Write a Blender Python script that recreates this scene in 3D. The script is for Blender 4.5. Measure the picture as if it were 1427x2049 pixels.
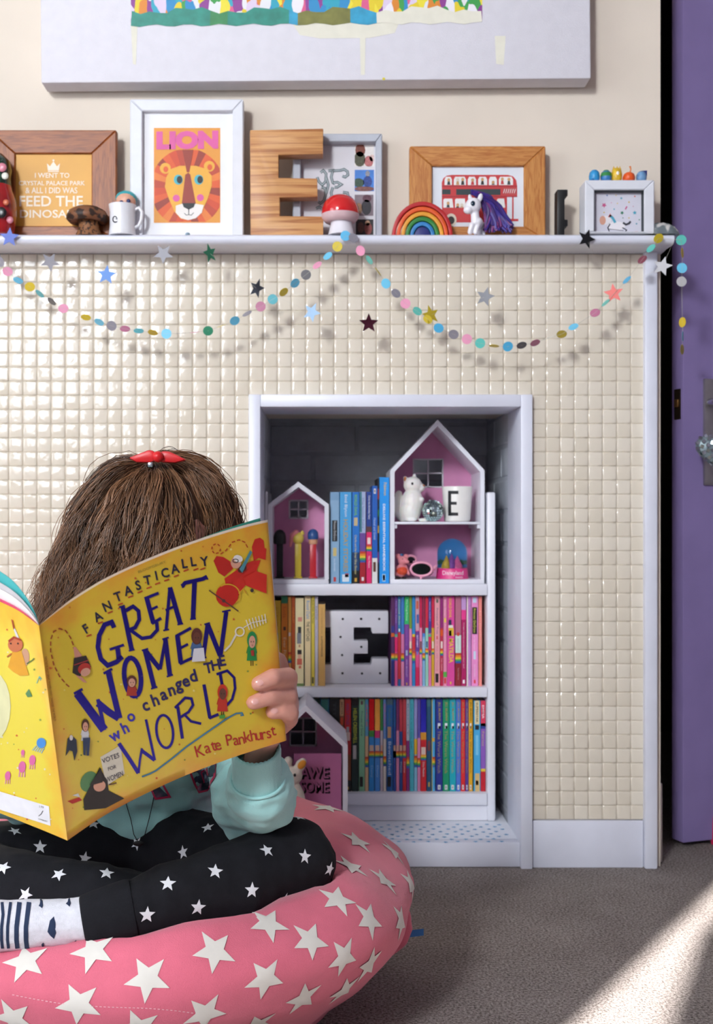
import bpy, bmesh, math, random
import numpy as np
from mathutils import Vector, Matrix, noise, Euler
from mathutils.bvhtree import BVHTree
random.seed(7); np.random.seed(7)
for o in list(bpy.data.objects): bpy.data.objects.remove(o)
SC = bpy.context.scene; COL = SC.collection
# ---------------------------------------------------------------- camera, sky, sun, window light, exposure
F = 2381.0; PX, PY = 640.0, 1045.0; HC = .7245; D = 2.5
cam = bpy.data.cameras.new('camera'); cam.sensor_fit = 'VERTICAL'; cam.sensor_height = 36
cam.lens = 36*F/2049; cam.shift_x = (713.5-PX)/2049; cam.shift_y = (PY-1024.5)/2049
cam.clip_start = .05; cam.dof.use_dof = True; cam.dof.focus_distance = 1.55; cam.dof.aperture_fstop = 9
co = bpy.data.objects.new('camera', cam); COL.objects.link(co)
co.location = (0, -D, HC); co.rotation_euler = (math.pi/2, 0, 0); SC.camera = co
W = bpy.data.worlds.new('world'); SC.world = W; W.use_nodes = True
W.node_tree.nodes['Background'].inputs[0].default_value = (.75, .86, 1, 1)
W.node_tree.nodes['Background'].inputs[1].default_value = 1.0
def light(name, kind, loc, rot, energy, col=(1,1,1), **k):
    l = bpy.data.lights.new(name, kind); l.energy = energy; l.color = col
    for a, b in k.items(): setattr(l, a, b)
    o = bpy.data.objects.new(name, l); COL.objects.link(o); o.location = loc; o.rotation_euler = rot
    return o
YB, XL, XR, ZC = -4.7, -2.6, 2.2, 2.8         # wall behind the camera, left and right walls, ceiling
sun = light('sun', 'SUN', (-3, -6, 4), (0, 0, 0), 60.0, (1, .97, .93), angle=.010)
sd = Vector((.55*math.cos(.445), .84*math.cos(.445), -math.sin(.445)))
sun.rotation_euler = sd.to_track_quat('-Z', 'Y').to_euler()
light('window_daylight', 'AREA', (-1.76, YB+.02, 1.95), (math.radians(90), 0, 0), 75, (.86, .93, 1), shape='RECTANGLE', size=1.0, size_y=1.5)
light('window_sky', 'AREA', (-1.55, YB+.03, 2.5), (math.radians(83), 0, math.radians(-15)), 190, (.92, .96, 1), shape='RECTANGLE', size=.44, size_y=.44)
light('side_window_daylight', 'AREA', (XL+.02, -2.2, 1.6), (math.radians(90), 0, math.radians(-90)), 55, (.85, .93, 1), shape='RECTANGLE', size=1.5, size_y=1.4)
SC.view_settings.view_transform = 'Standard'; SC.view_settings.look = 'None'
SC.view_settings.gamma = 1; SC.view_settings.use_curve_mapping = False
SC.view_settings.exposure = -0.6
# ---------------------------------------------------------------- helpers
def P(px, py, d): return Vector(((px-PX)*d/F, d-D, HC-(py-PY)*d/F))
def lin(c):
    c = c.lstrip('#'); r = [int(c[i:i+2], 16)/255 for i in (0, 2, 4)]
    return [x/12.92 if x <= .04045 else ((x+.055)/1.055)**2.4 for x in r]
MC = {}
def M(c, rough=.5, metal=0., var=.06, scale=40., bump=0., bscale=300., coat=0., sub=0., sheen=0., trans=0., stretch=None, spec=.5):
    key = (c, rough, metal, var, scale, bump, bscale, coat, sub, sheen, trans, stretch, spec)
    if key in MC: return MC[key]
    m = bpy.data.materials.new('mat_'+c.lstrip('#')); m.use_nodes = True
    nt = m.node_tree; b = nt.nodes['Principled BSDF']; L = nt.links.new
    rgb = lin(c)
    tc = nt.nodes.new('ShaderNodeTexCoord'); src = tc.outputs['Object']
    if stretch:
        mp = nt.nodes.new('ShaderNodeMapping'); mp.inputs['Scale'].default_value = stretch; L(src, mp.inputs['Vector']); src = mp.outputs[0]
    n = nt.nodes.new('ShaderNodeTexNoise'); n.inputs['Scale'].default_value = scale; n.inputs['Detail'].default_value = 3; L(src, n.inputs['Vector'])
    r = nt.nodes.new('ShaderNodeValToRGB'); r.color_ramp.elements[0].position = .3; r.color_ramp.elements[1].position = .7
    r.color_ramp.elements[0].color = [max(0, x*(1-var*1.5)) for x in rgb]+[1]
    r.color_ramp.elements[1].color = [min(1, x*(1+var)) for x in rgb]+[1]
    L(n.outputs[0], r.inputs[0]); L(r.outputs[0], b.inputs['Base Color'])
    b.inputs['Roughness'].default_value = rough; b.inputs['Metallic'].default_value = metal
    b.inputs['Coat Weight'].default_value = coat; b.inputs['Sheen Weight'].default_value = sheen
    b.inputs['Transmission Weight'].default_value = trans; b.inputs['Specular IOR Level'].default_value = spec
    if sub:
        b.inputs['Subsurface Weight'].default_value = sub; b.inputs['Subsurface Radius'].default_value = (.012, .004, .002); b.inputs['Subsurface Scale'].default_value = .5
    if bump:
        n2 = nt.nodes.new('ShaderNodeTexNoise'); n2.inputs['Scale'].default_value = bscale; n2.inputs['Detail'].default_value = 2; L(src, n2.inputs['Vector'])
        bp = nt.nodes.new('ShaderNodeBump'); bp.inputs['Strength'].default_value = bump; bp.inputs['Distance'].default_value = .002
        L(n2.outputs[0], bp.inputs['Height']); L(bp.outputs[0], b.inputs['Normal'])
    MC[key] = m; return m
WHITE = lambda: M('#e6e6ec', .35, var=.02)
def wood(c1, c2, stretch=(2, 2, 22), rough=.45):
    key = ('wood', c1, c2, stretch)
    if key in MC: return MC[key]
    m = bpy.data.materials.new('wood'); m.use_nodes = True; nt = m.node_tree; L = nt.links.new; b = nt.nodes['Principled BSDF']
    tc = nt.nodes.new('ShaderNodeTexCoord'); mp = nt.nodes.new('ShaderNodeMapping'); mp.inputs['Scale'].default_value = stretch
    L(tc.outputs['Object'], mp.inputs['Vector'])
    n = nt.nodes.new('ShaderNodeTexNoise'); n.inputs['Scale'].default_value = 4; n.inputs['Detail'].default_value = 6; n.inputs['Distortion'].default_value = 1.2
    L(mp.outputs[0], n.inputs['Vector'])
    r = nt.nodes.new('ShaderNodeValToRGB'); e = r.color_ramp.elements
    e[0].position = .35; e[0].color = lin(c1)+[1]; e[1].position = .6; e[1].color = lin(c2)+[1]
    L(n.outputs[0], r.inputs[0]); L(r.outputs[0], b.inputs['Base Color']); b.inputs['Roughness'].default_value = rough
    MC[key] = m; return m
GL = {}
def glyph(s, bold=0.):
    key = (s, bold)
    if key not in GL:
        c = bpy.data.curves.new('t', 'FONT'); c.body = s; c.resolution_u = 3; c.offset = bold
        o = bpy.data.objects.new('t', c); me = bpy.data.meshes.new_from_object(o)
        v = [(p.co.x, p.co.y) for p in me.vertices]; f = [tuple(p.vertices) for p in me.polygons]
        bpy.data.objects.remove(o); bpy.data.curves.remove(c); bpy.data.meshes.remove(me)
        GL[key] = (v, f)
    return GL[key]
class MB:
    def __init__(s): s.v = []; s.f = []; s.m = []
    def add(s, vs, fs, mi=0):
        k = len(s.v); s.v += [Vector(v) for v in vs]; s.f += [tuple(i+k for i in f) for f in fs]; s.m += [mi]*len(fs); return s
    def box(s, x0, x1, y0, y1, z0, z1, mi=0):
        vs = [(x, y, z) for x in (x0, x1) for y in (y0, y1) for z in (z0, z1)]
        return s.add(vs, [(0,1,3,2), (4,6,7,5), (0,4,5,1), (2,3,7,6), (0,2,6,4), (1,5,7,3)], mi)
    def prism(s, pts, y0, y1, mi=0):
        n = len(pts); a = sum(pts[i][0]*pts[(i+1)%n][1]-pts[(i+1)%n][0]*pts[i][1] for i in range(n))
        if a < 0: pts = pts[::-1]
        vs = [(x, y0, z) for x, z in pts]+[(x, y1, z) for x, z in pts]
        return s.add(vs, [tuple(range(n)), tuple(range(2*n-1, n-1, -1))]+[(i, i+n, (i+1)%n+n, (i+1)%n) for i in range(n)], mi)
    def lathe(s, c, prof, n=24, mi=0, rot=None):
        vs = []; fs = []; k = len(prof); c = Vector(c)
        for r, z in prof:
            for i in range(n):
                a = 2*math.pi*i/n; p = Vector((r*math.cos(a), r*math.sin(a), z))
                vs.append(c+(rot @ p if rot else p))
        for j in range(k-1):
            for i in range(n): fs.append((j*n+i, j*n+(i+1)%n, (j+1)*n+(i+1)%n, (j+1)*n+i))
        if prof[0][0] > 1e-5: fs.append(tuple(range(n-1, -1, -1)))
        if prof[-1][0] > 1e-5: fs.append(tuple(range((k-1)*n, k*n)))
        return s.add(vs, fs, mi)
    def tube(s, pts, rad, n=8, mi=0, caps=True):
        pts = [Vector(p) for p in pts]; m = len(pts)
        if not hasattr(rad, '__len__'): rad = [rad]*m
        vs = []; fs = []; up = Vector((0, 0, 1)); prev = None
        for i, p in enumerate(pts):
            t = (pts[min(i+1, m-1)]-pts[max(i-1, 0)]).normalized()
            if prev is None: a = t.cross(up if abs(t.z) < .9 else Vector((1, 0, 0))).normalized()
            else: a = (prev-t*prev.dot(t)).normalized()
            prev = a; b = t.cross(a)
            for j in range(n):
                w = 2*math.pi*j/n; vs.append(p+(a*math.cos(w)+b*math.sin(w))*rad[i])
        for i in range(m-1):
            for j in range(n): fs.append((i*n+j, i*n+(j+1)%n, (i+1)*n+(j+1)%n, (i+1)*n+j))
        if caps: fs += [tuple(range(n-1, -1, -1)), tuple(range((m-1)*n, m*n))]
        return s.add(vs, fs, mi)
    def ell(s, c, r, nu=16, nv=10, mi=0, rot=None):
        c = Vector(c)
        if not hasattr(r, '__len__'): r = (r, r, r)
        vs = []; fs = []
        def q(x, y, z):
            p = Vector((x*r[0], y*r[1], z*r[2])); return c+(rot @ p if rot else p)
        vs.append(q(0, 0, -1))
        for j in range(1, nv):
            b = -math.pi/2+math.pi*j/nv
            for i in range(nu):
                a = 2*math.pi*i/nu; vs.append(q(math.cos(b)*math.cos(a), math.cos(b)*math.sin(a), math.sin(b)))
        vs.append(q(0, 0, 1)); T = len(vs)-1
        for i in range(nu): fs.append((0, 1+(i+1)%nu, 1+i)); fs.append((T, 1+(nv-2)*nu+i, 1+(nv-2)*nu+(i+1)%nu))
        for j in range(nv-2):
            for i in range(nu): fs.append((1+j*nu+i, 1+j*nu+(i+1)%nu, 1+(j+1)*nu+(i+1)%nu, 1+(j+1)*nu+i))
        return s.add(vs, fs, mi)
    def cap(s, pts, n=14):                      # chain of spheres and tapered tubes (for remeshing): [(p, r), ...]
        for p, r in pts: s.ell(p, r, n, n//2+2)
        for (p, r), (q, t) in zip(pts, pts[1:]): s.tube([p, q], [r, t], n)
        return s
    def poly(s, pts, mp, mi=0): return s.add([mp(*p) for p in pts], [tuple(range(len(pts)))], mi)
    def fan(s, pts, mp, mi=0, rings=3):         # star-shaped area, subdivided so it follows a curved surface
        n = len(pts); cx = sum(p[0] for p in pts)/n; cy = sum(p[1] for p in pts)/n
        vs = [mp(cx, cy)]; fs = []
        for k in range(1, rings+1):
            for x, y in pts: vs.append(mp(cx+(x-cx)*k/rings, cy+(y-cy)*k/rings))
        for i in range(n): fs.append((0, 1+i, 1+(i+1)%n))
        for k in range(rings-1):
            for i in range(n): fs.append((1+k*n+i, 1+(k+1)*n+i, 1+(k+1)*n+(i+1)%n, 1+k*n+(i+1)%n))
        return s.add(vs, fs, mi)
    def stroke(s, pts, w, mp, mi=0, step=None, w2=None):
        q = [Vector(pts[0]).to_2d()]
        for a, b in zip(pts, pts[1:]):
            a = Vector(a).to_2d(); b = Vector(b).to_2d(); k = max(1, int((b-a).length/(step or 1e9)))
            q += [a+(b-a)*(i+1)/k for i in range(k)]
        n = len(q); vs = []
        for i in range(n):
            t0 = (q[i]-q[max(i-1, 0)]); t1 = (q[min(i+1, n-1)]-q[i])
            if t0.length > 1e-9: t0 = t0.normalized()
            if t1.length > 1e-9: t1 = t1.normalized()
            t = t0+t1
            if t.length < .2: t = t1 if t1.length else t0
            t = t.normalized(); nn = Vector((-t.y, t.x)); c = max(.45, abs(nn.dot(Vector((-t1.y, t1.x))))) if t1.length else 1
            ww = (w if w2 is None else w+(w2-w)*i/(n-1))/2/c
            vs += [mp(*(q[i]+nn*ww)), mp(*(q[i]-nn*ww))]
        return s.add(vs, [(2*i, 2*i+1, 2*i+3, 2*i+2) for i in range(n-1)], mi)
    def text(s, t, o, right, up, mp, mi=0, bold=0.):     # fitted to the parallelogram origin, right, up
        v, f = glyph(t, bold)
        if not v: return s
        x0 = min(p[0] for p in v); x1 = max(p[0] for p in v); y0 = min(p[1] for p in v); y1 = max(p[1] for p in v)
        vs = []
        for x, y in v:
            a = (x-x0)/(x1-x0); b = (y-y0)/(y1-y0)
            vs.append(mp(o[0]+right[0]*a+up[0]*b, o[1]+right[1]*a+up[1]*b))
        return s.add(vs, f, mi)
    def circ(s, x, y, rx, ry, mp, mi=0, n=16, rot=0):
        c, k = math.cos(rot), math.sin(rot)
        return s.poly([(x+rx*math.cos(2*math.pi*i/n)*c-ry*math.sin(2*math.pi*i/n)*k, y+rx*math.cos(2*math.pi*i/n)*k+ry*math.sin(2*math.pi*i/n)*c) for i in range(n)], mp, mi)
    def mesh(s, name, mats, org=Vector(), smooth=None, bev=0, seg=2):
        me = bpy.data.meshes.new(name)
        me.from_pydata([tuple(v-org) for v in s.v], [], s.f)
        for m in (mats if isinstance(mats, (list, tuple)) else [mats]): me.materials.append(m)
        me.polygons.foreach_set('material_index', s.m)
        if bev:
            bm = bmesh.new(); bm.from_mesh(me)
            ed = [e for e in bm.edges if len(e.link_faces) == 2 and e.calc_face_angle(0) > .5]
            bmesh.ops.bevel(bm, geom=ed, offset=bev, segments=seg, profile=.5, affect='EDGES', clamp_overlap=True)
            bm.to_mesh(me); bm.free(); smooth = 35 if smooth is None else smooth
        if smooth:
            me.polygons.foreach_set('use_smooth', [True]*len(me.polygons)); me.set_sharp_from_angle(angle=math.radians(smooth))
        me.update(); return me
    def build(s, name, mats, parent=None, smooth=None, bev=0, seg=2, raw=False):
        org = Vector() if raw or parent is None else Vector(parent.get('_o', (0, 0, 0)))
        o = bpy.data.objects.new(name, s.mesh(name, mats, org, smooth, bev, seg)); COL.objects.link(o)
        if parent is not None: o.parent = parent; o['_o'] = tuple(org)
        return o
def tag(o, label=None, cat=None, group=None, kind=None):
    for k, v in (('label', label), ('category', cat), ('group', group), ('kind', kind)):
        if v: o[k] = v
    return o
def thing(name, loc, label, cat, group=None, kind=None):
    o = bpy.data.objects.new(name, None); COL.objects.link(o); o.location = loc; o.empty_display_size = .02
    o['_o'] = tuple(loc); return tag(o, label, cat, group, kind)
def solo(o, label, cat, group=None): return tag(o, label, cat, group)
def plane(d, off=0.): return lambda px, py: P(px, py, d)+Vector((0, -off, 0))
CAM = Vector((0, -D, HC))
def bvh_of(o):
    me = o.data; mw = Matrix.Translation(Vector(o.get('_o', (0, 0, 0)))) if o.parent else o.matrix_world
    return BVHTree.FromPolygons([mw @ v.co for v in me.vertices], [tuple(p.vertices) for p in me.polygons])
def ray(b, px, py):
    d = (P(px, py, 1)-CAM).normalized(); h = b.ray_cast(CAM, d)
    return h if h[0] else b.find_nearest(P(px, py, 1.5))
def bmap(b, off):
    def f(px, py):
        l, n, _, _ = ray(b, px, py)
        if n.dot(CAM-l) < 0: n = -n
        return l+n*off
    return f
def star2(R, r=.42, n=5, rot=0):
    return [((R if i % 2 == 0 else R*r)*math.sin(math.pi*i/n+rot), (R if i % 2 == 0 else R*r)*math.cos(math.pi*i/n+rot)) for i in range(2*n)]
def decal(mb, b, px, py, R, rot, off, mi=0, shape=None, sx=1):
    h = b.ray_cast(CAM, (P(px, py, 1)-CAM).normalized())
    if not h[0]: return
    l, n = h[0], h[1]
    if n.dot(CAM-l) < 0: n = -n
    a = Vector((0, 0, 1)).cross(n)
    a = a.normalized() if a.length > .05 else Vector((1, 0, 0)); c = n.cross(a)
    def mp(x, y):
        q, m, _, _ = b.find_nearest(l+a*x*sx+c*y)
        if m.dot(n) < 0: m = -m
        return q+m*off
    mb.fan(shape or star2(R, rot=rot), mp, mi, 4)
def organic(name, mb, voxel, mats, parent, smooth=6, post=None, fac=.5):
    tmp = bpy.data.objects.new('tmp', mb.mesh('tmp', mats)); COL.objects.link(tmp)
    r = tmp.modifiers.new('r', 'REMESH'); r.mode = 'VOXEL'; r.voxel_size = voxel
    if smooth: k = tmp.modifiers.new('s', 'SMOOTH'); k.iterations = smooth; k.factor = fac
    bpy.context.view_layer.update(); dg = bpy.context.evaluated_depsgraph_get()
    me = bpy.data.meshes.new_from_object(tmp.evaluated_get(dg)); me.name = name
    bpy.data.objects.remove(tmp)
    org = Vector(parent['_o']) if parent else Vector()
    n = len(me.vertices); c = np.zeros(n*3); me.vertices.foreach_get('co', c); c = c.reshape(-1, 3)
    if post:
        nr = np.zeros(n*3); me.vertices.foreach_get('normal', nr); c = post(c, nr.reshape(-1, 3))
    c = c-np.array(org); me.vertices.foreach_set('co', c.ravel()); me.update()
    me.materials.clear()
    for m in (mats if isinstance(mats, (list, tuple)) else [mats]): me.materials.append(m)
    me.polygons.foreach_set('use_smooth', [True]*len(me.polygons))
    o = bpy.data.objects.new(name, me); COL.objects.link(o)
    if parent: o.parent = parent; o['_o'] = tuple(org)
    return o
# ================================================================ the room
def struct(name, mb, mats, **k):
    o = mb.build(name, mats, **k); o['kind'] = 'structure'; return o
# carpet
def carpet():
    m = bpy.data.materials.new('carpet'); m.use_nodes = True; nt = m.node_tree; L = nt.links.new; b = nt.nodes['Principled BSDF']
    tc = nt.nodes.new('ShaderNodeTexCoord')
    a = nt.nodes.new('ShaderNodeTexNoise'); a.inputs['Scale'].default_value = 230; a.inputs['Detail'].default_value = 4; a.inputs['Roughness'].default_value = .7
    c = nt.nodes.new('ShaderNodeTexNoise'); c.inputs['Scale'].default_value = 9; c.inputs['Detail'].default_value = 3
    L(tc.outputs['Object'], a.inputs['Vector']); L(tc.outputs['Object'], c.inputs['Vector'])
    r = nt.nodes.new('ShaderNodeValToRGB'); e = r.color_ramp.elements
    e[0].position = .36; e[0].color = lin('#5f5652')+[1]; e[1].position = .62; e[1].color = lin('#b6aca7')+[1]
    L(a.outputs[0], r.inputs[0])
    mx = nt.nodes.new('ShaderNodeMixRGB'); mx.blend_type = 'SOFT_LIGHT'; mx.inputs[0].default_value = .35
    L(r.outputs[0], mx.inputs[1]); L(c.outputs[0], mx.inputs[2]); L(mx.outputs[0], b.inputs['Base Color'])
    b.inputs['Roughness'].default_value = 1; b.inputs['Specular IOR Level'].default_value = .1
    bp = nt.nodes.new('ShaderNodeBump'); bp.inputs['Strength'].default_value = 1; bp.inputs['Distance'].default_value = .006
    L(a.outputs[0], bp.inputs['Height']); L(bp.outputs[0], b.inputs['Normal']); return m
struct('floor', MB().box(XL, XR, YB, 1.7, -.05, 0), carpet())
struct('ceiling', MB().box(XL, XR, YB, 1.7, ZC, ZC+.05), M('#c8c4c0', .8, var=.02))
LILAC = M('#8d8494', .8, var=.04, scale=8)
PLASTER = M('#ded2c3', .75, var=.03, scale=6, bump=.12, bscale=60)
GROUT = M('#cdc1ac', .8, var=.12, scale=120)
OX0, OX1, OZ1 = -.13, .43, .975
XW = .7175
wb = MB()
wb.box(XL, OX0, .006, .38, 0, ZC); wb.box(OX1, XW, .006, .38, 0, ZC); wb.box(OX0, OX1, .006, .38, OZ1, ZC)
wb.box(OX0-.1, OX0, .38, .62, 0, 1.6); wb.box(OX1, OX1+.1, .38, .62, 0, 1.6); wb.box(OX0-.1, OX1+.1, .54, .62, 0, 1.6); wb.box(OX0-.1, OX1+.1, .38, .62, 1.6, 1.7)
wall = struct('wall_back', wb, [PLASTER]); wall['label'] = 'cream plastered chimney wall with tiled fireplace front'
# grout bed behind the tiles
p = .0283*1.05; XT1 = (1291-PX)*.00105; ZT1 = HC-(508-PY)*.00105; NC = 54; NR = 40
g = MB(); g.box(XT1-NC*p, OX0, .002, .0062, ZT1-NR*p, ZT1); g.box(OX1, XT1, .002, .0062, ZT1-NR*p, ZT1); g.box(OX0, OX1, .002, .0062, OZ1, ZT1)
g.build('grout_bed', GROUT, wall)
def tilemat():
    m = bpy.data.materials.new('glazed_tile'); m.use_nodes = True; nt = m.node_tree; L = nt.links.new; b = nt.nodes['Principled BSDF']
    ge = nt.nodes.new('ShaderNodeNewGeometry')
    mul = nt.nodes.new('ShaderNodeVectorMath'); mul.operation = 'MULTIPLY_ADD'; mul.inputs[1].default_value = (1/p, 0, 1/p); mul.inputs[2].default_value = (-XT1/p+100, 0, -ZT1/p+100)
    fl = nt.nodes.new('ShaderNodeVectorMath'); fl.operation = 'FLOOR'
    wn = nt.nodes.new('ShaderNodeTexWhiteNoise'); L(ge.outputs['Position'], mul.inputs[0]); L(mul.outputs[0], fl.inputs[0]); L(fl.outputs[0], wn.inputs['Vector'])
    r = nt.nodes.new('ShaderNodeValToRGB'); e = r.color_ramp.elements
    e[0].color = lin('#dbd1bf')+[1]; e[1].color = lin('#e2d9c9')+[1]; L(wn.outputs[0], r.inputs[0]); L(r.outputs[0], b.inputs['Base Color'])
    b.inputs['Roughness'].default_value = .12; b.inputs['Coat Weight'].default_value = .3; b.inputs['Coat Roughness'].default_value = .05
    n = nt.nodes.new('ShaderNodeTexNoise'); n.inputs['Scale'].default_value = 45; n.inputs['Detail'].default_value = 2; L(ge.outputs['Position'], n.inputs['Vector'])
    bp = nt.nodes.new('ShaderNodeBump'); bp.inputs['Strength'].default_value = .35; bp.inputs['Distance'].default_value = .003
    L(n.outputs[0], bp.inputs['Height']); L(bp.outputs[0], b.inputs['Normal']); L(bp.outputs[0], b.inputs['Coat Normal']); return m
TM = tilemat()
def tile_geo(mb, cx=0, cz=0, rx=0, rz=0, dy=0):
    h = p/2-.00035; rings = [(h, .0025), (h-.0003, .0008), (h-.0011, 0.0001), (h-.004, -.0003)]; vs = []; fs = []
    for a, y in rings:
        for sx, sz in ((-1, -1), (1, -1), (1, 1), (-1, 1)):
            x, z = sx*a, sz*a; vs.append((cx+x, y+dy+x*rx+z*rz, cz+z))
    for k in range(3):
        for i in range(4): fs.append((k*4+i, k*4+(i+1) % 4, (k+1)*4+(i+1) % 4, (k+1)*4+i))
    fs.append((12, 13, 14, 15)); mb.add(vs, fs)
tme = MB(); tile_geo(tme); tme = tme.mesh('tile', TM, smooth=70)
rest = MB(); cnt = 0
for j in range(NR):
    for i in range(NC):
        cx = XT1-(i+.5)*p; cz = ZT1-(j+.5)*p
        px = PX+cx/.00105; py = PY-(cz-HC)/.00105
        if 496 < px < 1066 and py > 790: continue
        rx, rz, dy = random.gauss(0, .012), random.gauss(0, .012), random.uniform(-.0003, .0003)
        if -10 < px and cnt < 300 and j < 7:
            o = bpy.data.objects.new('tile', tme); COL.objects.link(o); o.parent = wall; cnt += 1
            o.location = (cx, dy, cz); o.rotation_euler = (rz*-1, 0, rx)
        else: tile_geo(rest, cx, cz, rx, rz, dy)
o = rest.build('tile_field', TM, wall, smooth=70); o['kind'] = 'stuff'
# painted brick inside the alcove: each brick a part
GREY = M('#c6cad2', .4, var=.06, scale=30, bump=.5, bscale=70)
def brick(mb, x0, x1, y0, y1, z0, z1): mb.box(x0, x1, y0, y1, z0, z1)
bw, bh = .225, .075
for j in range(15):
    for i in range(-1, 4):
        x0 = OX0+i*bw+(bw/2 if j % 2 else 0); a, b = max(x0, OX0), min(x0+bw, OX1)
        if b-a < .02: continue
        mb = MB().box(a+.003, b-.003, .5335+random.uniform(0, .0015), .541, j*bh+.003, (j+1)*bh-.003); mb.build('brick', GREY, wall, bev=.004, seg=1)
    for sx in (OX0, OX1):
        for y0, y1 in ((.17, .28), (.28, .5)) if j % 2 else ((.17, .39), (.39, .5)):
            e = .006; a, b = (sx-.001, sx+e) if sx < 0 else (sx-e, sx+.001)
            MB().box(a, b, y0+.003, y1-.003, j*bh+.003, (j+1)*bh-.003).build('brick', GREY, wall, bev=.004, seg=1)
mm = MB().box(OX0, OX1, .536, .5405, 0, 1.2); mm.box(OX0, OX0+.004, .165, .54, 0, 1.2); mm.box(OX1-.004, OX1, .165, .54, 0, 1.2); mm.box(OX0, OX1, .16, .54, 0, .045)
mm.build('mortar', M('#bfc3cb', .6, var=.06), wall)
# other walls
w = MB(); WX0, WX1, WZ0, WZ1 = -2.29, -1.2, 1.15, 2.76
w.box(XL, WX0, YB-.1, YB, 0, ZC); w.box(WX1, XR, YB-.1, YB, 0, ZC); w.box(WX0, WX1, YB-.1, YB, 0, WZ0); w.box(WX0, WX1, YB-.1, YB, WZ1, ZC)
struct('wall_front', w, LILAC)
w = MB(); LY0, LY1, LZ0, LZ1 = -2.95, -1.45, .9, 2.3
w.box(XL-.1, XL, YB, LY0, 0, ZC); w.box(XL-.1, XL, LY1, 1.7, 0, ZC); w.box(XL-.1, XL, LY0, LY1, 0, LZ0); w.box(XL-.1, XL, LY0, LY1, LZ1, ZC)
struct('wall_left', w, LILAC)
struct('wall_right', MB().box(XR, XR+.1, YB, 1.7, 0, ZC), LILAC)
wf = MB(); e = .04
for a, b in ((WX0, WX0+e), (WX1-e, WX1), ): wf.box(a, b, YB-.09, YB-.03, WZ0, WZ1)
for a, b in ((WZ0, WZ0+e), (WZ1-e, WZ1)): wf.box(WX0, WX1, YB-.09, YB-.03, a, b)
win1 = struct('window_1', wf, WHITE())
ct = MB(); cy_ = YB-.10
ct.prism([(-2.205, 2.76), (-2.212, 2.49), (-2.135, 2.285), (-2.05, 2.13), (-1.95, 1.9), (-1.86, 1.6), (-1.84, 1.15), (-1.2, 1.15), (-1.2, 2.76)], cy_-.004, cy_)
ct.build('curtain', M('#d8d4cc', .9), win1)
wf = MB()
for a, b in ((LY0, LY0+e), (LY1-e, LY1), (-2.22, -2.18)): wf.box(XL-.09, XL-.03, a, b, LZ0, LZ1)
for a, b in ((LZ0, LZ0+e), (LZ1-e, LZ1)): wf.box(XL-.09, XL-.03, LY0, LY1, a, b)
struct('window_2', wf, WHITE())
# doorway wall beside the chimney, dark hall beyond
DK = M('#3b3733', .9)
dw = MB(); dw.box(XW, .735, .38, .46, 0, ZC); dw.box(.735, 1.5, .38, .46, 2.05, ZC); dw.box(1.5, XR, .38, .46, 0, ZC)
struct('wall_recess', dw, PLASTER)
h = MB(); h.box(.5, XR, 1.6, 1.65, 0, ZC); h.box(.62, .66, .62, 1.6, 0, ZC); h.box(XR-.02, XR, .46, 1.6, 0, ZC); h.box(.56, .735, .462, .62, 0, ZC)
struct('wall_hall', h, DK)
# chimney-side skirting
struct('baseboard_side', MB().box(XW, XW+.012, .03, .37, 0, .17), M('#cfc6be', .5), bev=.004)
# purple door leaf, ajar
ang = math.radians(20)
door = thing('door_1', (.806, .14, .012), 'purple painted door standing ajar at the right edge', 'door', kind='structure')
door.rotation_euler = (0, 0, ang)
PUR = M('#8474a6', .4, var=.04, scale=12)
MB().box(0, .70, 0, .042, 0, 2.0).build('leaf', PUR, door, bev=.004, raw=True)
def dl(px, py, y=0):                             # a point on the door's front face (local) that projects to a pixel
    # ray: X=(px-PX)t/F, Y=t-D ; face: n.(p-c)=0
    c = Vector((.806, .14)); n = Vector((math.sin(ang), -math.cos(ang)))
    r = Vector(((px-PX)/F, 1)); t = (c-Vector((0, -D))).dot(n)/r.dot(n)
    q = Vector((r.x*t, t-D))-c; return q.dot(Vector((math.cos(ang), math.sin(ang)))), HC-(py-PY)*t/F-.012
CHR = M('#c8c8cc', .18, 1, var=.03)
x0, z1 = dl(1406, 758); x1, z0 = dl(1445, 945)
hp = MB().box(x0, x0+.045, -.008, 0, z0-.03, z1).build('handle_plate', M('#a9a6a4', .3, .9), door, bev=.003, raw=True)
hx, hz = dl(1416, 806)
MB().tube([(hx, -.006, hz), (hx, -.045, hz), (hx+.012, -.055, hz), (hx+.11, -.055, hz)], [.009, .009, .009, .007], 12).build('lever', CHR, hp, smooth=50, raw=True)
lp = MB().box(-.0015, .0, .008, .03, dl(1370, 838)[1], dl(1370, 777)[1]).build('latch_plate', M('#3a2e22', .4, .8), door, raw=True)
lz = dl(1370, 806)[1]; MB().box(-.006, -.001, .012, .026, lz-.009, lz+.009).build('latch_bolt', M('#c79a5c', .25, 1), lp, bev=.002, raw=True)
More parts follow.
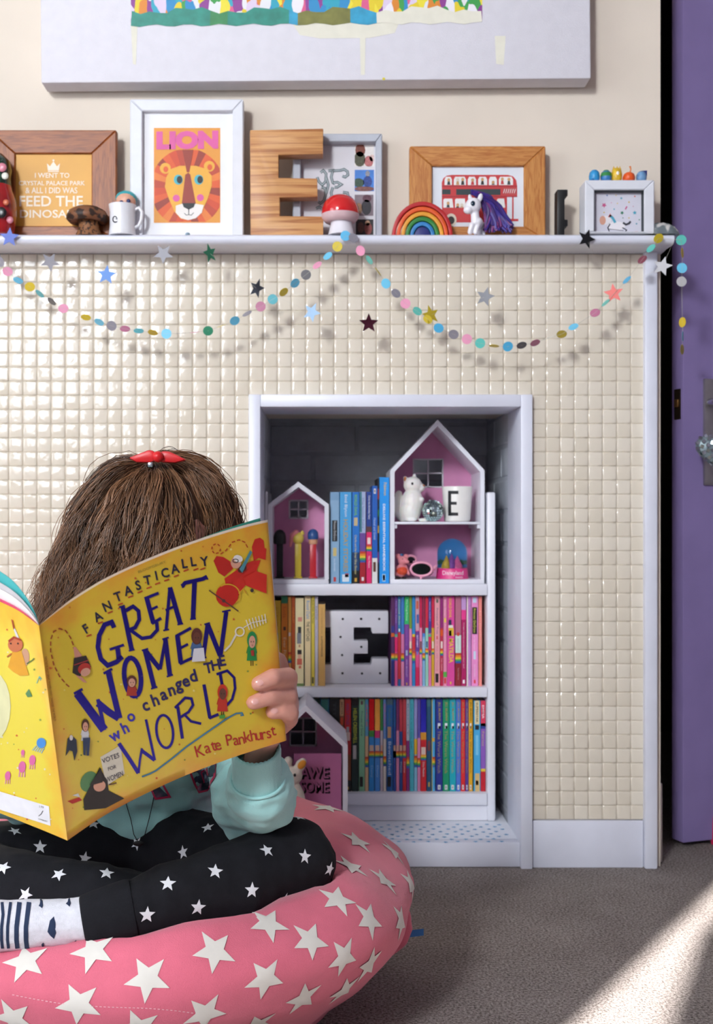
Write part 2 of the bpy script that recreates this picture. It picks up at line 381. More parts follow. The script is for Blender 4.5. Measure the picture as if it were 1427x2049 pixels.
# mirrored heart hanging from the door handle (mosaic pieces are parts)
hx, hz = dl(1396, 905)
hw = Matrix.Translation(Vector((.806, .14, .012))) @ Matrix.Rotation(ang, 4, 'Z')
hc = hw @ Vector((hx, -.062, hz))
ht = thing('hanging_heart', hc, 'mirrored mosaic heart hanging from the door handle', 'ornament')
def heart(t, s=1): return (s*.0028*16*math.sin(t)**3, s*.0028*(13*math.cos(t)-5*math.cos(2*t)-2*math.cos(3*t)-math.cos(4*t)))
mb = MB(); N = 28
for k, (s, y) in enumerate([(.55, -.012), (.85, -.008), (1, 0), (.85, .008), (.55, .012)]):
    mb.v += [hc+Vector((heart(2*math.pi*i/N, s)[0], y, heart(2*math.pi*i/N, s)[1])) for i in range(N)]
for k in range(4):
    for i in range(N): mb.f.append((k*N+i, k*N+(i+1) % N, (k+1)*N+(i+1) % N, (k+1)*N+i)); mb.m.append(0)
mb.f += [tuple(range(N)), tuple(range(4*N, 5*N))]; mb.m += [0, 0]
mb.build('core', M('#8a9aa0', .4, .5), ht)
for s, y, n in ((.95, -.006, 26), (.75, -.0115, 20), (.5, -.0135, 14), (.25, -.0135, 7)):
    for i in range(n):
        x, z = heart(2*math.pi*i/n, s); c = hc+Vector((x, y, z))
        r = Euler((random.uniform(-.25, .25), random.uniform(-3, 3), random.uniform(-.25, .25))).to_matrix()
        q = MB(); q.add([c+r @ Vector(v) for v in ((-.0042, 0, -.0042), (.0042, 0, -.0042), (.0042, 0, .0042), (-.0042, 0, .0042), (-.0035, -.0015, -.0035), (.0035, -.0015, -.0035), (.0035, -.0015, .0035), (-.0035, -.0015, .0035))], [(4, 5, 6, 7), (0, 1, 5, 4), (1, 2, 6, 5), (2, 3, 7, 6), (3, 0, 4, 7)])
        q.build('mirror_piece', M('#d7e4e2', .06, 1, var=.1), ht)
hh = hw @ Vector((hx, -.055, dl(1416, 806)[1]))
MB().tube([hc+Vector((0, 0, .03)), hh], .0008, 6).build('ribbon', M('#bbbbbb', .5), ht)
# trim post, skirting panel
tm = M('#dbdde9', .38, var=.025, scale=15)
struct('trim_1', MB().box((1287-PX)*.00105, (1314-PX)*.00105-.002, -.016, .03, 0, 1.2895), tm, bev=.003)
struct('baseboard_right', MB().box(.4455, .6785, -.006, .02, 0, .0985), tm, bev=.002)
struct('baseboard_left', MB().box(XT1-NC*p, -.1495, -.006, .02, 0, .0985), tm, bev=.002)
# mantel shelf with rounded nose
ZM = 1.3085
mt = MB(); prof = [(.02, ZM), (-.082, ZM), (-.088, ZM-.003), (-.09, ZM-.008), (-.0885, ZM-.014), (-.084, ZM-.0185), (-.076, ZM-.020), (-.03, ZM-.0185), (-.02, ZM-.0195), (.02, ZM-.0195)]
n = len(prof); a, b = -1.0, .7185
mt.add([(a, y, z) for y, z in prof]+[(b, y, z) for y, z in prof], [tuple(range(n-1, -1, -1)), tuple(range(n, 2*n))]+[(i, (i+1) % n, (i+1) % n+n, i+n) for i in range(n)])
o = mt.build('mantel_shelf', tm, smooth=40); tag(o, 'long white painted mantel shelf above the cream tiles', 'shelf')
# white surround that frames the alcove
fs = thing('fireplace_surround', (.148, 0, 0), 'white painted wooden surround framing the alcove in the tiles', 'fireplace')
MB().box(-.1485, -.124, -.016, .16, .0, .9915).build('side_board', tm, fs, bev=.002)
MB().box(.42, .4445, -.016, .16, .0, .9915).build('side_board', tm, fs, bev=.002)
MB().box(-.124, .42, -.016, .16, .9655, .9915).build('lintel', tm, fs, bev=.002)
MB().box(-.1238, .4198, -.004, .03, .001, .0525).build('sill_board', tm, fs, bev=.002)
sh = MB().box(-.1238, .4198, .03, .30, .03, .0525).build('hearth_lining', M('#e9ecf4', .6, var=.02), fs)
sp = MB()
for j in range(8):
    for i in range(18):
        x = -.11+i*.031+(j % 2)*.0155+random.uniform(-.004, .004); y = .0+j*.0205+random.uniform(-.004, .004)
        if x > .405: continue
        z = .0531; sp.add([(x+a, y+b, z) for a, b in star2(.0066, rot=random.uniform(0, 1))], [tuple(range(9, -1, -1))])
sp.build('star_print', M('#4f9fcc', .6), sh)
# ================================================================ bookcase in the alcove
BY = .17                                          # front plane of the bookcase (distance 2.67)
bc = thing('bookcase', (.135, .28, .0525), 'white wooden bookcase fitted inside the fireplace alcove', 'bookcase')
bwm = M('#e4e4ec', .4, var=.02, scale=12)
XB0, XB1 = -.1235, .3945
MB().box(XB0, XB0+.006, BY, .40, .0535, .794).build('side_panel', bwm, bc, bev=.002)
MB().box(.3757, XB1, BY, .40, .0535, .792).build('side_panel', bwm, bc, bev=.004)
Z1, Z2, Z3 = .586, .354, .116
for z, t in ((Z1, .0255), (Z2, .022), (Z3, .026)):
    MB().box(XB0+.0062, .3755, BY-.003, .40, z-t, z).build('shelf', bwm, bc, bev=.0015)
MB().box(XB0+.0062, .3755, BY+.006, BY+.02, .054, Z3-.026).build('plinth', bwm, bc)
# ---------------- house shaped boxes
PINK = M('#d68cb6', .6, var=.03)
def house(name, x0, x1, xa, za, ze, zb, yf, dep, win, label, shelf=None, th=.0095):
    r = thing(name, ((x0+x1)/2, yf, zb), label, 'display box', 'house shaped boxes')
    out = [(x0, zb), (x1, zb), (x1, ze), (xa, za), (x0, ze)]
    k = math.hypot(xa-x0, za-ze); sl = (za-ze)/(xa-x0)
    dz = th*k/(xa-x0)                              # vertical thickness of the roof boards
    t2 = th
    MB().box(x0, x1, yf, yf+dep, zb, zb+t2).build('base', bwm, r, bev=.001)
    for xa0, xa1 in ((x0, x0+t2), (x1-t2, x1)):
        s = -1 if xa0 == x0 else 1
        zi = ze+t2*sl-dz
        pts = [(xa0, zb+t2), (xa1, zb+t2), (xa1, ze if s > 0 else zi+0), (xa0, zi if s > 0 else ze)]
        MB().prism(pts, yf, yf+dep).build('wall', bwm, r)
    MB().prism([(x0, ze), (xa, za), (xa, za-dz), (x0+t2, ze+t2*sl-dz)], yf, yf+dep).build('roof', bwm, r)
    MB().prism([(x1, ze), (xa, za), (xa, za-dz), (x1-t2, ze+t2*sl-dz)], yf, yf+dep).build('roof', bwm, r)
    # back panel with a window opening
    wx0, wx1, wz0, wz1 = win; yb0, yb1 = yf+dep-.006, yf+dep-.001
    b = MB(); i0, i1 = x0+t2, x1-t2
    zr = lambda x: ze+t2*0+(za-ze)*(1-abs(x-xa)/((x1-x0)/2))-dz
    b.prism([(i0, zb+t2), (wx0, zb+t2), (wx0, zr(wx0)), (i0, zr(i0))], yb0, yb1)
    b.prism([(wx1, zb+t2), (i1, zb+t2), (i1, zr(i1)), (wx1, zr(wx1))], yb0, yb1)
    b.prism([(wx0, zb+t2), (wx1, zb+t2), (wx1, wz0), (wx0, wz0)], yb0, yb1)
    b.prism([(wx0, wz1), (wx1, wz1), (wx1, zr(wx1)), (xa, za-dz), (wx0, zr(wx0))] if wx0 < xa < wx1 else [(wx0, wz1), (wx1, wz1), (wx1, zr(wx1)), (wx0, zr(wx0))], yb0, yb1)
    b.build('back_panel', PINK, r)
    f = MB(); e = .0032
    for a, c in ((wx0, wx0+e), (wx1-e, wx1), ((wx0+wx1)/2-e/2, (wx0+wx1)/2+e/2)): f.box(a, c, yb0-.002, yb1, wz0, wz1)
    for a, c in ((wz0, wz0+e), (wz1-e, wz1), ((wz0+wz1)/2-e/2, (wz0+wz1)/2+e/2)): f.box(wx0, wx1, yb0-.002, yb1, a, c)
    f.build('window_frame', M('#d9d2da', .5), r)
    if shelf:
        MB().box(x0+t2, x1-t2, yf+.002, yf+dep-.007, shelf-.006, shelf).build('shelf', bwm, r, bev=.002)
        for a in (x0+t2, x1-t2-.006): MB().box(a, a+.006, yf+.006, yf+dep-.007, shelf-.015, shelf-.006).build('shelf_support', bwm, r)
    return r
d = 2.675; q = lambda px, py, d=2.675: P(px, py, d)
def rect(x0, y0, x1, y1, dd): a = P(x0, y0, dd); b = P(x1, y1, dd); return a.x, b.x, b.z, a.z
house('house_box', P(781, 0, d).x, .3702, P(876, 0, d).x, P(0, 840, d).z, P(0, 941, d).z, Z1+.0003, BY+.003, .17, rect(826, 918, 887, 976, d+.165), 'tall white house-shaped box with pink back, a shelf and a window', shelf=P(0, 1044, d).z)
house('house_box', P(536.5, 0, d).x, P(658, 0, d).x, P(597.2, 0, d).x, P(0, 964, d).z, P(0, 1009, d).z, Z1+.0003, BY+.003, .13, rect(578, 1000, 617, 1038, d+.125), 'small white house-shaped box holding three candy dispensers')
d3 = 2.475
house('house_box', P(528, 0, d3).x, P(696, 0, d3).x, P(612, 0, d3).x, P(0, 1411, d3).z, P(0, 1491, d3).z, .0537, d3-D, .185, rect(579, 1435, 634, 1493, d3+.18), 'white house-shaped box standing low in front of the bookcase')
# ---------------- books
RB = [('#c8402e', .2), ('#e88b2c', .2), ('#e9c83a', .2), ('#4aa04e', .2), ('#2f55a8', .2)]
def rainbow(t0, t1): return [(t0+(t1-t0)*i/5, t0+(t1-t0)*(i+1)/5, RB[i][0]) for i in range(5)]
def book(x0, x1, yt, yb, base, bands, texts, label, grp, zs, dep=.128, dd=2.69, foil=None):
    a = P(x0+.25, yt, dd); b = P(x1-.25, yb, dd); xa, xb, zt = a.x, b.x, a.z; y = dd-D
    r = thing('book', ((xa+xb)/2, y, zs), label, 'book', grp)
    c = min(.0012, (xb-xa)*.15); mb = MB()
    mb.prism_done = 1
    mb.box(xa, xb, y, y+.0012, zs+.0003, zt); mb.box(xa, xa+c, y+.0012, y+dep, zs+.0003, zt); mb.box(xb-c, xb, y+.0012, y+dep, zs+.0003, zt)
    mb.build('cover', M(base, .35, var=.03), r)
    MB().box(xa+c, xb-c, y+.0012, y+dep-.002, zs+.002, zt-.0015).build('pages', M('#e6dcc4', .8, var=.08, scale=200), r)
    mats = []; pr = MB(); mp = lambda o: (lambda X, Z: Vector((X, y-o, Z))); H = zt-zs; Wd = xb-xa
    def mi(m):
        if m not in mats: mats.append(m)
        return mats.index(m)
    def flush(nm):
        if pr.v: pr.build(nm, list(mats), r)
        pr.v, pr.f, pr.m = [], [], []; mats.clear()
    last = None
    for k, bd in enumerate(sorted(bands, key=lambda q_: (len(q_), q_[0]))):
        if last is not None and (len(bd) > 3 or abs(bd[0]-last) > .02): flush('spine_band' if last >= 0 else 'spine_emblem')
        last = bd[1] if len(bd) == 3 else -1
        t0, t1, cc = bd[:3]; u0, u1 = bd[3:5] if len(bd) > 3 else (0, 1)
        o = .00012 if len(bd) <= 3 else .0002
        mt = M(cc[1:], .2, .85) if cc.startswith('*') else M(cc, .35, var=.04)
        X0, X1 = xa+Wd*u0, xa+Wd*u1; pr.poly([(X0, zt-H*t1), (X1, zt-H*t1), (X1, zt-H*t0), (X0, zt-H*t0)], mp(o), mi(mt))
    if last is not None: flush('spine_band' if last >= 0 else 'spine_emblem')
    for tx in texts:
        s, t0, t1, cc = tx[:4]; u0, u1 = tx[4:6] if len(tx) > 4 else (.28, .72)
        pr.text(s, (xa+Wd*u0, zt-H*t0), (0, -H*(t1-t0)), (Wd*(u1-u0), 0), mp(.0003), mi(M(cc, .4, var=.02)), .02 if s.isupper() else 0); flush('spine_lettering')
    return r
ORD = ['first', 'second', 'third', 'fourth', 'fifth', 'sixth', 'seventh', 'eighth', 'ninth', 'tenth', 'eleventh', 'twelfth', 'thirteenth', 'fourteenth', 'fifteenth', 'sixteenth', 'seventeenth', 'eighteenth', 'nineteenth', 'twentieth']
g = 'books between the two house boxes'
T = [
 (661, 679, 984.5, '#8fb4d2', [(.31, .54, '#16161a', .2, .8), (0, .09, '#7fa6c8'), (.93, .98, '#c23b3b', .35, .65), (.61, .7, '#d9c27a', .3, .7)], [('Princess DisGrace', .32, .53, '#d8d8d8', .38, .64), ('Lou Kuenzler', .73, .87, '#e8eef4', .4, .6)], 'pale blue paperback with a black title box beside the small house box'),
 (680, 703.5, 984.5, '#4aa6e0', [(.9, .98, '#dfeaf0', .2, .8), (.89, .93, '#c8343a', .45, .75)], [('Enid Blyton', .03, .27, '#f4f8fb', .34, .66), ('HOLIDAY STORIES', .3, .87, '#b8a066', .3, .7)], 'wide sky-blue book with white script and gold capitals'),
 (704.5, 719.5, 984.5, '#1f74c8', [(.66, .86, '#15406e'), (.86, 1, '#121518'), (.28, .37, '#cdb98a', .25, .75), (.94, .98, '#d9a63c', .35, .65)], [('ROALD DAHL', .03, .26, '#7cc04a', .3, .7), ('Charlie and the Great Glass Elevator', .47, .9, '#e6dc9a', .35, .65)], 'blue paperback fading to black at its foot'),
 (720, 732, 984, '#6f4a92', [(0, .45, '#a8b6d8'), (0, .44, '*#7fd0dc', 0, .35), (.45, .65, '#6d4a96')]+rainbow(.65, .77)+[(.77, 1, '#a81f2c'), (.93, .97, '#e8e0e0', .3, .7)], [('The Storm Fairy', .06, .4, '#6a78a8')], 'paperback with glittery lilac top, rainbow band and dark red foot'),
 (733, 744, 984, '#e0286a', [(0, .38, '#1d3f8c'), (.38, .44, '#5a3a3a'), (.5, .57, '#f0d8d0', .2, .8)]+rainbow(.58, .65), [('Carly the Birthday Fairy', .04, .3, '#f0f0f0'), ('Daisy Meadows', .7, .83, '#ffe8f0')], 'pink paperback with navy top and small rainbow'),
 (744.6, 755.6, 972, '#2060b8', [(.74, 1, '#e6e4e0'), (.78, .88, '#5a3428', .2, .7), (.03, .08, '#f2f2f2', .3, .7), (.04, .07, '#222222', .4, .6)], [('Hansel and Gretel', .33, .55, '#b8cdea')], 'thin blue hardback with a white picture panel at its foot'),
 (755.8, 758.8, 957, '#1c1c22', [(.1, .2, '#a83c3c'), (.3, .36, '#3c7a4a'), (.45, .52, '#c8a03c'), (.7, .8, '#7a3c8a')], [], 'very thin black book with multicoloured specks'),
 (759.3, 779, 955, '#2296e8', [(.91, .98, '#bfe2f8', .3, .62), (.918, .972, '#2296e8', .35, .57)], [('Pokémon', .05, .17, '#f0c83a', .45, .75), ('DELUXE ESSENTIAL HANDBOOK', .25, .885, '#f6f9fc', .36, .6)], 'tall bright blue handbook with white capitals beside the tall house box'),
]
for i, (x0, x1, yt, base, bands, texts, lab) in enumerate(T):
    book(x0, x1, yt, 1168, base, bands, texts, lab, g, Z1, dep=.13 if i < 6 else .15, dd=2.69-(.004 if i in (1, 7) else 0))
g = 'yellow and cream books on the middle shelf'
T = [
 (537, 545, 1194.5, '#c9b84e', [(.14, .44, '#17171a', .3, .8), (0, .1, '#e4e0c0', .2, .8)], [], 'olive yellow paperback with black title box, leftmost on the middle shelf'),
 (546, 562, 1202, '#e0b52c', [], [('KATE MAYHEW', .08, .3, '#c8921e'), ('NIGHTMARE', .38, .56, '#55b09a')], 'short plain yellow paperback on the middle shelf'),
 (563, 576, 1193, '#e5862a', [(0, .08, '#3c8a5c'), (.34, .38, '#4a3020', .3, .7)], [('Ever Flame', .46, .75, '#f4d8a8', .3, .75), ('Lola', .12, .24, '#c8501e')], 'orange paperback with a green head on the middle shelf'),
 (576.5, 583, 1194, '#e8a04a', rainbow(.62, .74)+[(.4, .44, '#e8d8e0', .2, .8)], [], 'slim light orange paperback with a tiny rainbow band'),
 (583.5, 590.5, 1193.5, '#b8521e', [(.9, 1, '#2a1c18')], [('CHARLEY', .12, .3, '#e88a3a')], 'rust-coloured slim paperback on the middle shelf'),
 (591, 608, 1196, '#e9d9a8', [(.97, 1, '#6f8a4a'), (.22, .27, '#d88a7a', .3, .8), (.33, .4, '#2a2a2e', .3, .7), (.4, .52, '#7d7f86', .2, .7), (.53, .56, '#b88a6a', .4, .6), (.59, .64, '#26201f', .25, .75), (.64, .69, '#e0b090', .3, .7), (.69, .76, '#c8604a', .2, .8), (.77, .8, '#c8604a', .4, .7)], [], 'cream paperback with small painted children down its spine'),
 (610, 622, 1193, '#e6cf9e', [], [('Roald Dahl', .05, .25, '#2f8ad0', .25, .8), ('THE WITCHES', .28, .5, '#3a3530', .25, .8)], 'cream paperback with blue lettering above black capitals'),
 (623, 629.8, 1193.5, '#d9c34a', [(.9, .97, '#26241e', .2, .7)], [('Roald Dahl  The Twits', .04, .3, '#3a3420', .25, .8)], 'slim yellow paperback beside a pale grey one'),
 (630.2, 636.5, 1193.5, '#c9c3cc', [], [('Roald Dahl', .11, .26, '#2c2c60', .25, .8), ('Magic Finger', .28, .5, '#8a8ac0', .25, .8)], 'slim pale grey paperback on the middle shelf'),
 (637, 651, 1209, '#d8ab62', [], [('Frances Hodgson Burnett', .05, .36, '#9a6a30', .4, .62), ('A LITTLE PRINCESS', .39, .64, '#5a3c20', .4, .62)], 'short tan paperback overlapping the white letter'),
]
for x0, x1, yt, base, bands, texts, lab in T: book(x0, x1, yt, 1377, base, bands, texts, lab, g, Z2)
g = 'pink and purple books right of the white letter'
S2 = lambda c: 760+c/5.946
H2 = lambda y: (y-130)/1060
T = [
 (135, 176, '#5a2a5e', [(.33, .4, '#3a3a8a'), (.41, .45, '#d8622a')]+rainbow(H2(800), H2(890))+[(H2(890), 1, '#2c2f78')], [], 'dark purple paperback with indigo foot'),
 (178, 213, '#e05a94', [(0, .42, '#6a3f92'), (.42, .45, '#56b08a'), (.46, .62, '#e0286a')]+rainbow(H2(800), H2(890)), [('Sea the Fairy', .05, .3, '#c8b8e0')], 'purple and pink paperback with a green fleck'),
 (215, 251, '#c8303e', [(0, .4, '#2f7ab0'), (.92, 1, '#2f5f9a'), (.36, .39, '#e8e8e8', .25, .75)], [('Second Shot', .03, .32, '#dfe0a0')], 'red paperback with a teal top and pale lettering'),
 (253, 291, '#e08ab0', [(0, .42, '#3f7ac0')]+rainbow(H2(800), H2(900))+[(.42, .63, '#d878a8')], [], 'blue-topped pink paperback with a low rainbow'),
 (293, 349, '#7c3c96', [(0, .31, '#2fb86a'), (.6, .66, '#a8c0d8', .3, .7), (.96, .99, '#e0b04a', .35, .65)], [('The Frog Prince', .03, .27, '#e8f4e0', .3, .7), ('Sparkling', .33, .55, '#a878c0', .3, .7), ('ANN BRADLEY', .7, .9, '#d0b0dc', .35, .65)], 'purple paperback with a vivid green top'),
 (350, 383, '#e48cb4', [(0, .36, '#7a9a3a'), (.5, .58, '#f0d8c0', .15, .85)]+rainbow(H2(745), H2(825)), [], 'olive-topped pink paperback with a rainbow'),
 (385, 423, '#2f8ac8', [(.42, .45, '#e0c03a'), (.45, .6, '#d03040')]+rainbow(H2(770), H2(920)), [], 'bright blue paperback with red middle and long rainbow'),
 (425, 471, '#e0508a', [(0, .38, '#d0a0b0'), (.05, .14, '#c85a3a', .2, .8), (.2, .3, '#3a5aa0', .3, .9), (.39, .62, '#6a3a8e'), (.61, .65, '#4a8ad0', .3, .7), (.79, 1, '#d01f58')], [('SKY FAIRY', .43, .57, '#e0d0f0')], 'pink picture-topped paperback with purple middle'),
 (473, 505, '#e890b8', [(0, .35, '#c81f50'), (.5, .58, '#4a3030', .2, .8)]+rainbow(H2(745), H2(815)), [], 'crimson-topped light pink paperback'),
 (507, 541, '#8ab8dc', [(0, .41, '#92264a'), (.41, .45, '#4a80c8')]+rainbow(H2(800), H2(890)), [('Ice Star', .48, .6, '#f0f4f8')], 'maroon-topped pale blue paperback'),
 (543, 579, '#9ad0bc', [(0, .35, '#d02848'), (.5, .57, '#3a5a8a', .2, .8)]+rainbow(H2(745), H2(815)), [], 'red-topped mint green paperback'),
 (580, 614, '#e078a4', [(0, .41, '#4a3a92'), (.42, .45, '#56b08a'), (.45, .6, '#e0286a'), (.6, .66, '#2a2050', .2, .8)], [('DOG FAIRY', .06, .28, '#c0b8e8')], 'violet-topped pink paperback without rainbow'),
 (616, 649, '#d8a82e', [(0, .35, '#d0244a'), (.5, .58, '#e8d8d0', .2, .8)]+rainbow(H2(745), H2(815)), [], 'crimson-topped mustard yellow paperback'),
 (652, 716, '#eaa0a8', [(.86, .96, '#17171a', .15, .75), (.03, .07, '#5a6a5a', .3, .7), (.44, .48, '#d04a5a', .35, .6)], [('Princess of Tree', .13, .42, '#3a4a7a', .35, .68), ('In the old Palace', .5, .83, '#c86a7a', .35, .65)], 'salmon pink paperback with a script title and black foot box'),
 (718, 756, '#c0244a', [(0, .35, '#922a72'), (.37, .44, '#d8541e'), (.5, .58, '#e8d8d0', .2, .8)]+rainbow(H2(750), H2(830)), [('Daisy Meadows', .69, .83, '#f4e0e4')], 'plum-topped crimson paperback with a rainbow'),
 (757, 798, '#e88cae', [(.24, .29, '#e8d04a', .2, .8), (.84, .9, '#5ab04a'), (.91, .97, '#d03a3a', .2, .8)], [('Rosie Dustan', .04, .22, '#f8d0dc'), ('Pearl and Hound', .31, .6, '#f4c0d0')], 'rose pink paperback with a green spot near its foot'),
 (800, 891, '#dc4a9a', [(.26, .32, '#2a2a4a', .2, .6), (.32, .35, '#e8e0d8', .2, .8), (.35, .44, '#e0b83a', .2, .9), (.38, .44, '#4a6ab0', .25, .6), (.95, .98, '#e0b04a', .4, .6)], [('ROALD DAHL', .02, .24, '#f0b832', .25, .62), ('MATILDA', .47, .74, '#f4c83a', .25, .85)], 'widest hot pink paperback with yellow capitals'),
 (898, 969, '#8c2430', [(0, .42, '#b86a82'), (.4, .44, '#c83a3a', .3, .7), (.43, .63, '#cfe2d8')]+rainbow(H2(800), H2(920)), [('Sienna', .47, .6, '#8aa098', .4, .6), ('Daisy Meadows', .8, .93, '#e0b8b8', .4, .6)], 'brown-red paperback with pale green middle and patterned top'),
 (971, 1029, '#b01c60', [(0, .15, '#c89ad0'), (.15, .26, '#e8408e'), (.93, .97, '#f0f0f0', .3, .7)], [('Twilight Sparkle and the Crystal Heart Spell', .29, .8, '#f4dce8', .35, .62)], 'deep magenta paperback with long white title'),
 (1034, 1086, '#c98ac8', [(0, 1, '#ece0d4', 0, .3)], [('Little Fairies', .1, .5, '#a868b0', .55, .8), ('Plants', .87, .93, '#503050', .5, .75)], 'lilac paperback with a cream joint'),
 (1091, 1172, '#ec90c8', [(.12, .42, '#17171a', .1, .85), (.01, .07, '#c8dcec', .2, .75), (.61, .7, '#cfe0f0', .3, .65), (.93, .97, '#e03a3a', .35, .6)], [('Princess DisGrace', .135, .405, '#e8e860', .3, .65), ('at Tall Towers', .44, .6, '#fbe8f4', .35, .55), ('Lou Kuenzler', .76, .9, '#fbe8f4', .4, .58)], 'light pink paperback with a black title box and yellow letters'),
 (1176, 1217, '#ee8a80', [], [('Jacqueline', .15, .55, '#f8b8ac')], 'coral paperback against the bookcase side'),
]
for i, (c0, c1, base, bands, texts, lab) in enumerate(T):
    lab = lab if i == len(T)-1 else lab+', '+ORD[i]+' from the white letter' if i < 20 else lab
    book(S2(c0), S2(c1), 1193.5, 1377, base, bands, texts, lab, g, Z2)
g = 'books on the bottom shelf'
H3 = lambda y: (y-80)/800
bw_ = '#f0f0f0'
T = [
 (628, 640.5, '#1f3a30', [], [], 'dark green book mostly hidden behind the low house box'),
 (641, 659, '#2f5f86', [(0, .12, '#3a7a70', .1, .9)], [], 'blue book with leafy green head beside the low house roof'),
 (659.5, 679.5, '#141416', [], [('TITANS', .03, .4, '#3a3c40', .35, .65)], 'wide black book above the low house roof'),
 (680, 688.5, '#8a4a2c', [(0, .18, '#c89a70'), (.2, .28, '#c84a2a', .2, .8)], [('MISTER', .03, .17, '#5a3a28')], 'slim rust-brown paperback on the bottom shelf'),
 (689.5, 702.6, '#c02228', [(.3, .36, '#a8a8b0', .3, .7), (.36, .45, '#e0c8c0', .2, .85), (.6, .88, '#8a4420'), (.88, 1, '#141414'), (.95, .98, '#d8b04a', .35, .65)], [('HOLLY STYLES', .05, .28, '#6a3a7a')], 'red paperback with a small knight figure and black foot'),
 (703.5, 717.5, '#16302e', [(0, .07, '#0e0e10'), (.5, .65, '#b8b4b0', .2, .7)], [('HELEN CRESSWELL', .1, .48, '#b8c040', .25, .78)], 'black-green paperback with lime capitals'),
 (718.5, 730, '#86bf98', [(.02, .06, '#6a3a4a', .3, .7), (.84, .95, '#141416', .1, .7)], [('Princess of Snow', .13, .4, '#3a4a5a')], 'mint green paperback with a script title'),
 (730.5, 737.5, '#d8b48a', [(0, .4, '#5aa0c0')]+rainbow(H3(580), H3(670)), [('AMELIE', .05, .3, '#d86a4a')], 'slim buff paperback with blue top'),
 (738.5, 749, '#2f8ad0', [(0, .34, '*#c81e28'), (.34, .41, '#3a8a3a'), (.5, .56, '#d8b8a0', .1, .9)]+rainbow(H3(530), H3(590)), [('Daisy', .72, .85, '#9ac8ec')], 'blue paperback with shiny red foil top'),
 (750, 760.5, '#4a8ed8', [(0, .34, '*#d89a4a'), (.34, .42, '#d8387a'), (.5, .56, '#d8b8a0', .1, .9)]+rainbow(H3(530), H3(590)), [('Daisy', .72, .85, '#a8d0f0')], 'blue paperback with shiny copper foil top'),
 (761, 766.5, '#c4b8c0', [(0, .34, '#3a8a44'), (.5, .56, '#d8a890', .1, .9)]+rainbow(H3(530), H3(590)), [], 'slim pale grey paperback with green top'),
 (767, 773, '#d8cfc4', [(0, .43, '#6a90c8')]+rainbow(H3(575), H3(660)), [('GRACE', .05, .3, '#d86a8a')], 'slim cream paperback with blue top'),
 (773.7, 786.5, '#2462a8', [(0, .06, '#4a6a7a'), (.3, .42, '#c89a6a', .15, .7), (.84, .95, '#141416', .1, .7)], [('Noodles', .1, .28, '#5a8a6a'), ('Bewitched', .46, .82, '#cfe0f2')], 'royal blue paperback with gold creature and pale title'),
 (787, 792.5, '#1f5a9a', [(.3, 1, '#2a4a9a'), (.5, .56, '#d8a890', .1, .9)]+rainbow(H3(530), H3(590)), [], 'very slim blue paperback with tiny rainbow'),
 (793, 799, '#e28ab0', [(0, .34, '#7a2a6a'), (.5, .56, '#d8a890', .1, .9)]+rainbow(H3(530), H3(590)), [], 'slim pink paperback with plum top'),
 (799.3, 805.6, '#2a4a92', [(0, .35, '#c83a4a'), (.5, .56, '#d8a890', .1, .9)]+rainbow(H3(530), H3(590)), [('Daisy', .68, .8, bw_)], 'slim navy paperback with red top'),
 (806, 813, '#d02a34', [(0, .35, '#c8404a'), (.5, .56, '#d8a890', .1, .9)]+rainbow(H3(530), H3(590)), [('Daisy', .68, .8, bw_)], 'slim all-red paperback with rainbow'),
 (813.3, 819.7, '#8a2c78', [(0, .45, '#b8c0cc')]+rainbow(H3(580), H3(680)), [('ROCKY', .05, .4, '#4a6a9a')], 'slim plum paperback with silver-grey top'),
 (820, 828.3, '#4ab4c4', [], [('Clarice and the Star', .05, .55, '#1f6a7a')], 'slim turquoise paperback beside the plum and silver-grey one'),
 (828.7, 835, '#8ac0dc', [(0, .43, '#9a9ad0'), (.43, .6, '#e0b02e')]+rainbow(H3(570), H3(670)), [], 'slim pale blue paperback with yellow middle'),
 (835.4, 841.3, '#e08ab4', [(0, .42, '#5a50a8')]+rainbow(H3(590), H3(670)), [], 'slim pink paperback with violet top'),
 (841.7, 853.2, '#d0202c', [(0, .36, '*#3a3ad0'), (.36, .44, '#e09a30'), (.52, .6, '#e0c8b8', .1, .9)]+rainbow(H3(545), H3(610)), [('Daisy Meadows', .68, .84, bw_)], 'red paperback with shiny violet-blue foil top'),
 (854, 863, '#1f4f72', [(0, .08, '#3a6a7a'), (.45, .56, '#7a3a3a', .2, .8), (.9, .95, '#c8a04a', .3, .7)], [], 'dark teal paperback on the bottom shelf'),
 (864, 870.8, '#4aa6dc', [(0, 1, '#d8c040', 0, .2), (.42, .46, '#e0a83a', .2, .9)]+rainbow(H3(580), H3(670)), [], 'sky-blue slim paperback with a yellow edge'),
]
cols = [(872, 885.8, '#26348c', 'navy'), (886.2, 899.3, '#129066', 'emerald green'), (899.8, 912.2, '#1aa6b4', 'turquoise'), (912.6, 922, '#4a74c8', 'periwinkle blue'), (922.4, 931, '#d82a30', 'scarlet'), (931.3, 937.6, '#5a3a8e', 'violet'), (938, 946, '#e0a81e', 'golden yellow')]
for k, (a, b, c, nme) in enumerate(cols):
    dk = '#3a2a10' if k == 6 else '#b09a5a'
    T.append((a, b, c, [(.93, .98, '#f2f2f2', .3, .7), (.94, .97, '#26262a', .42, .58), (.26, .32, '#dfe4e8', .3, .7), (.29, .32, '#2a2a30', .4, .7)], [('JILL MURPHY', .03, .24, dk), ('The Worst Witch', .34, .8, dk)], nme+' paperback of the matching set with a little witch emblem'))
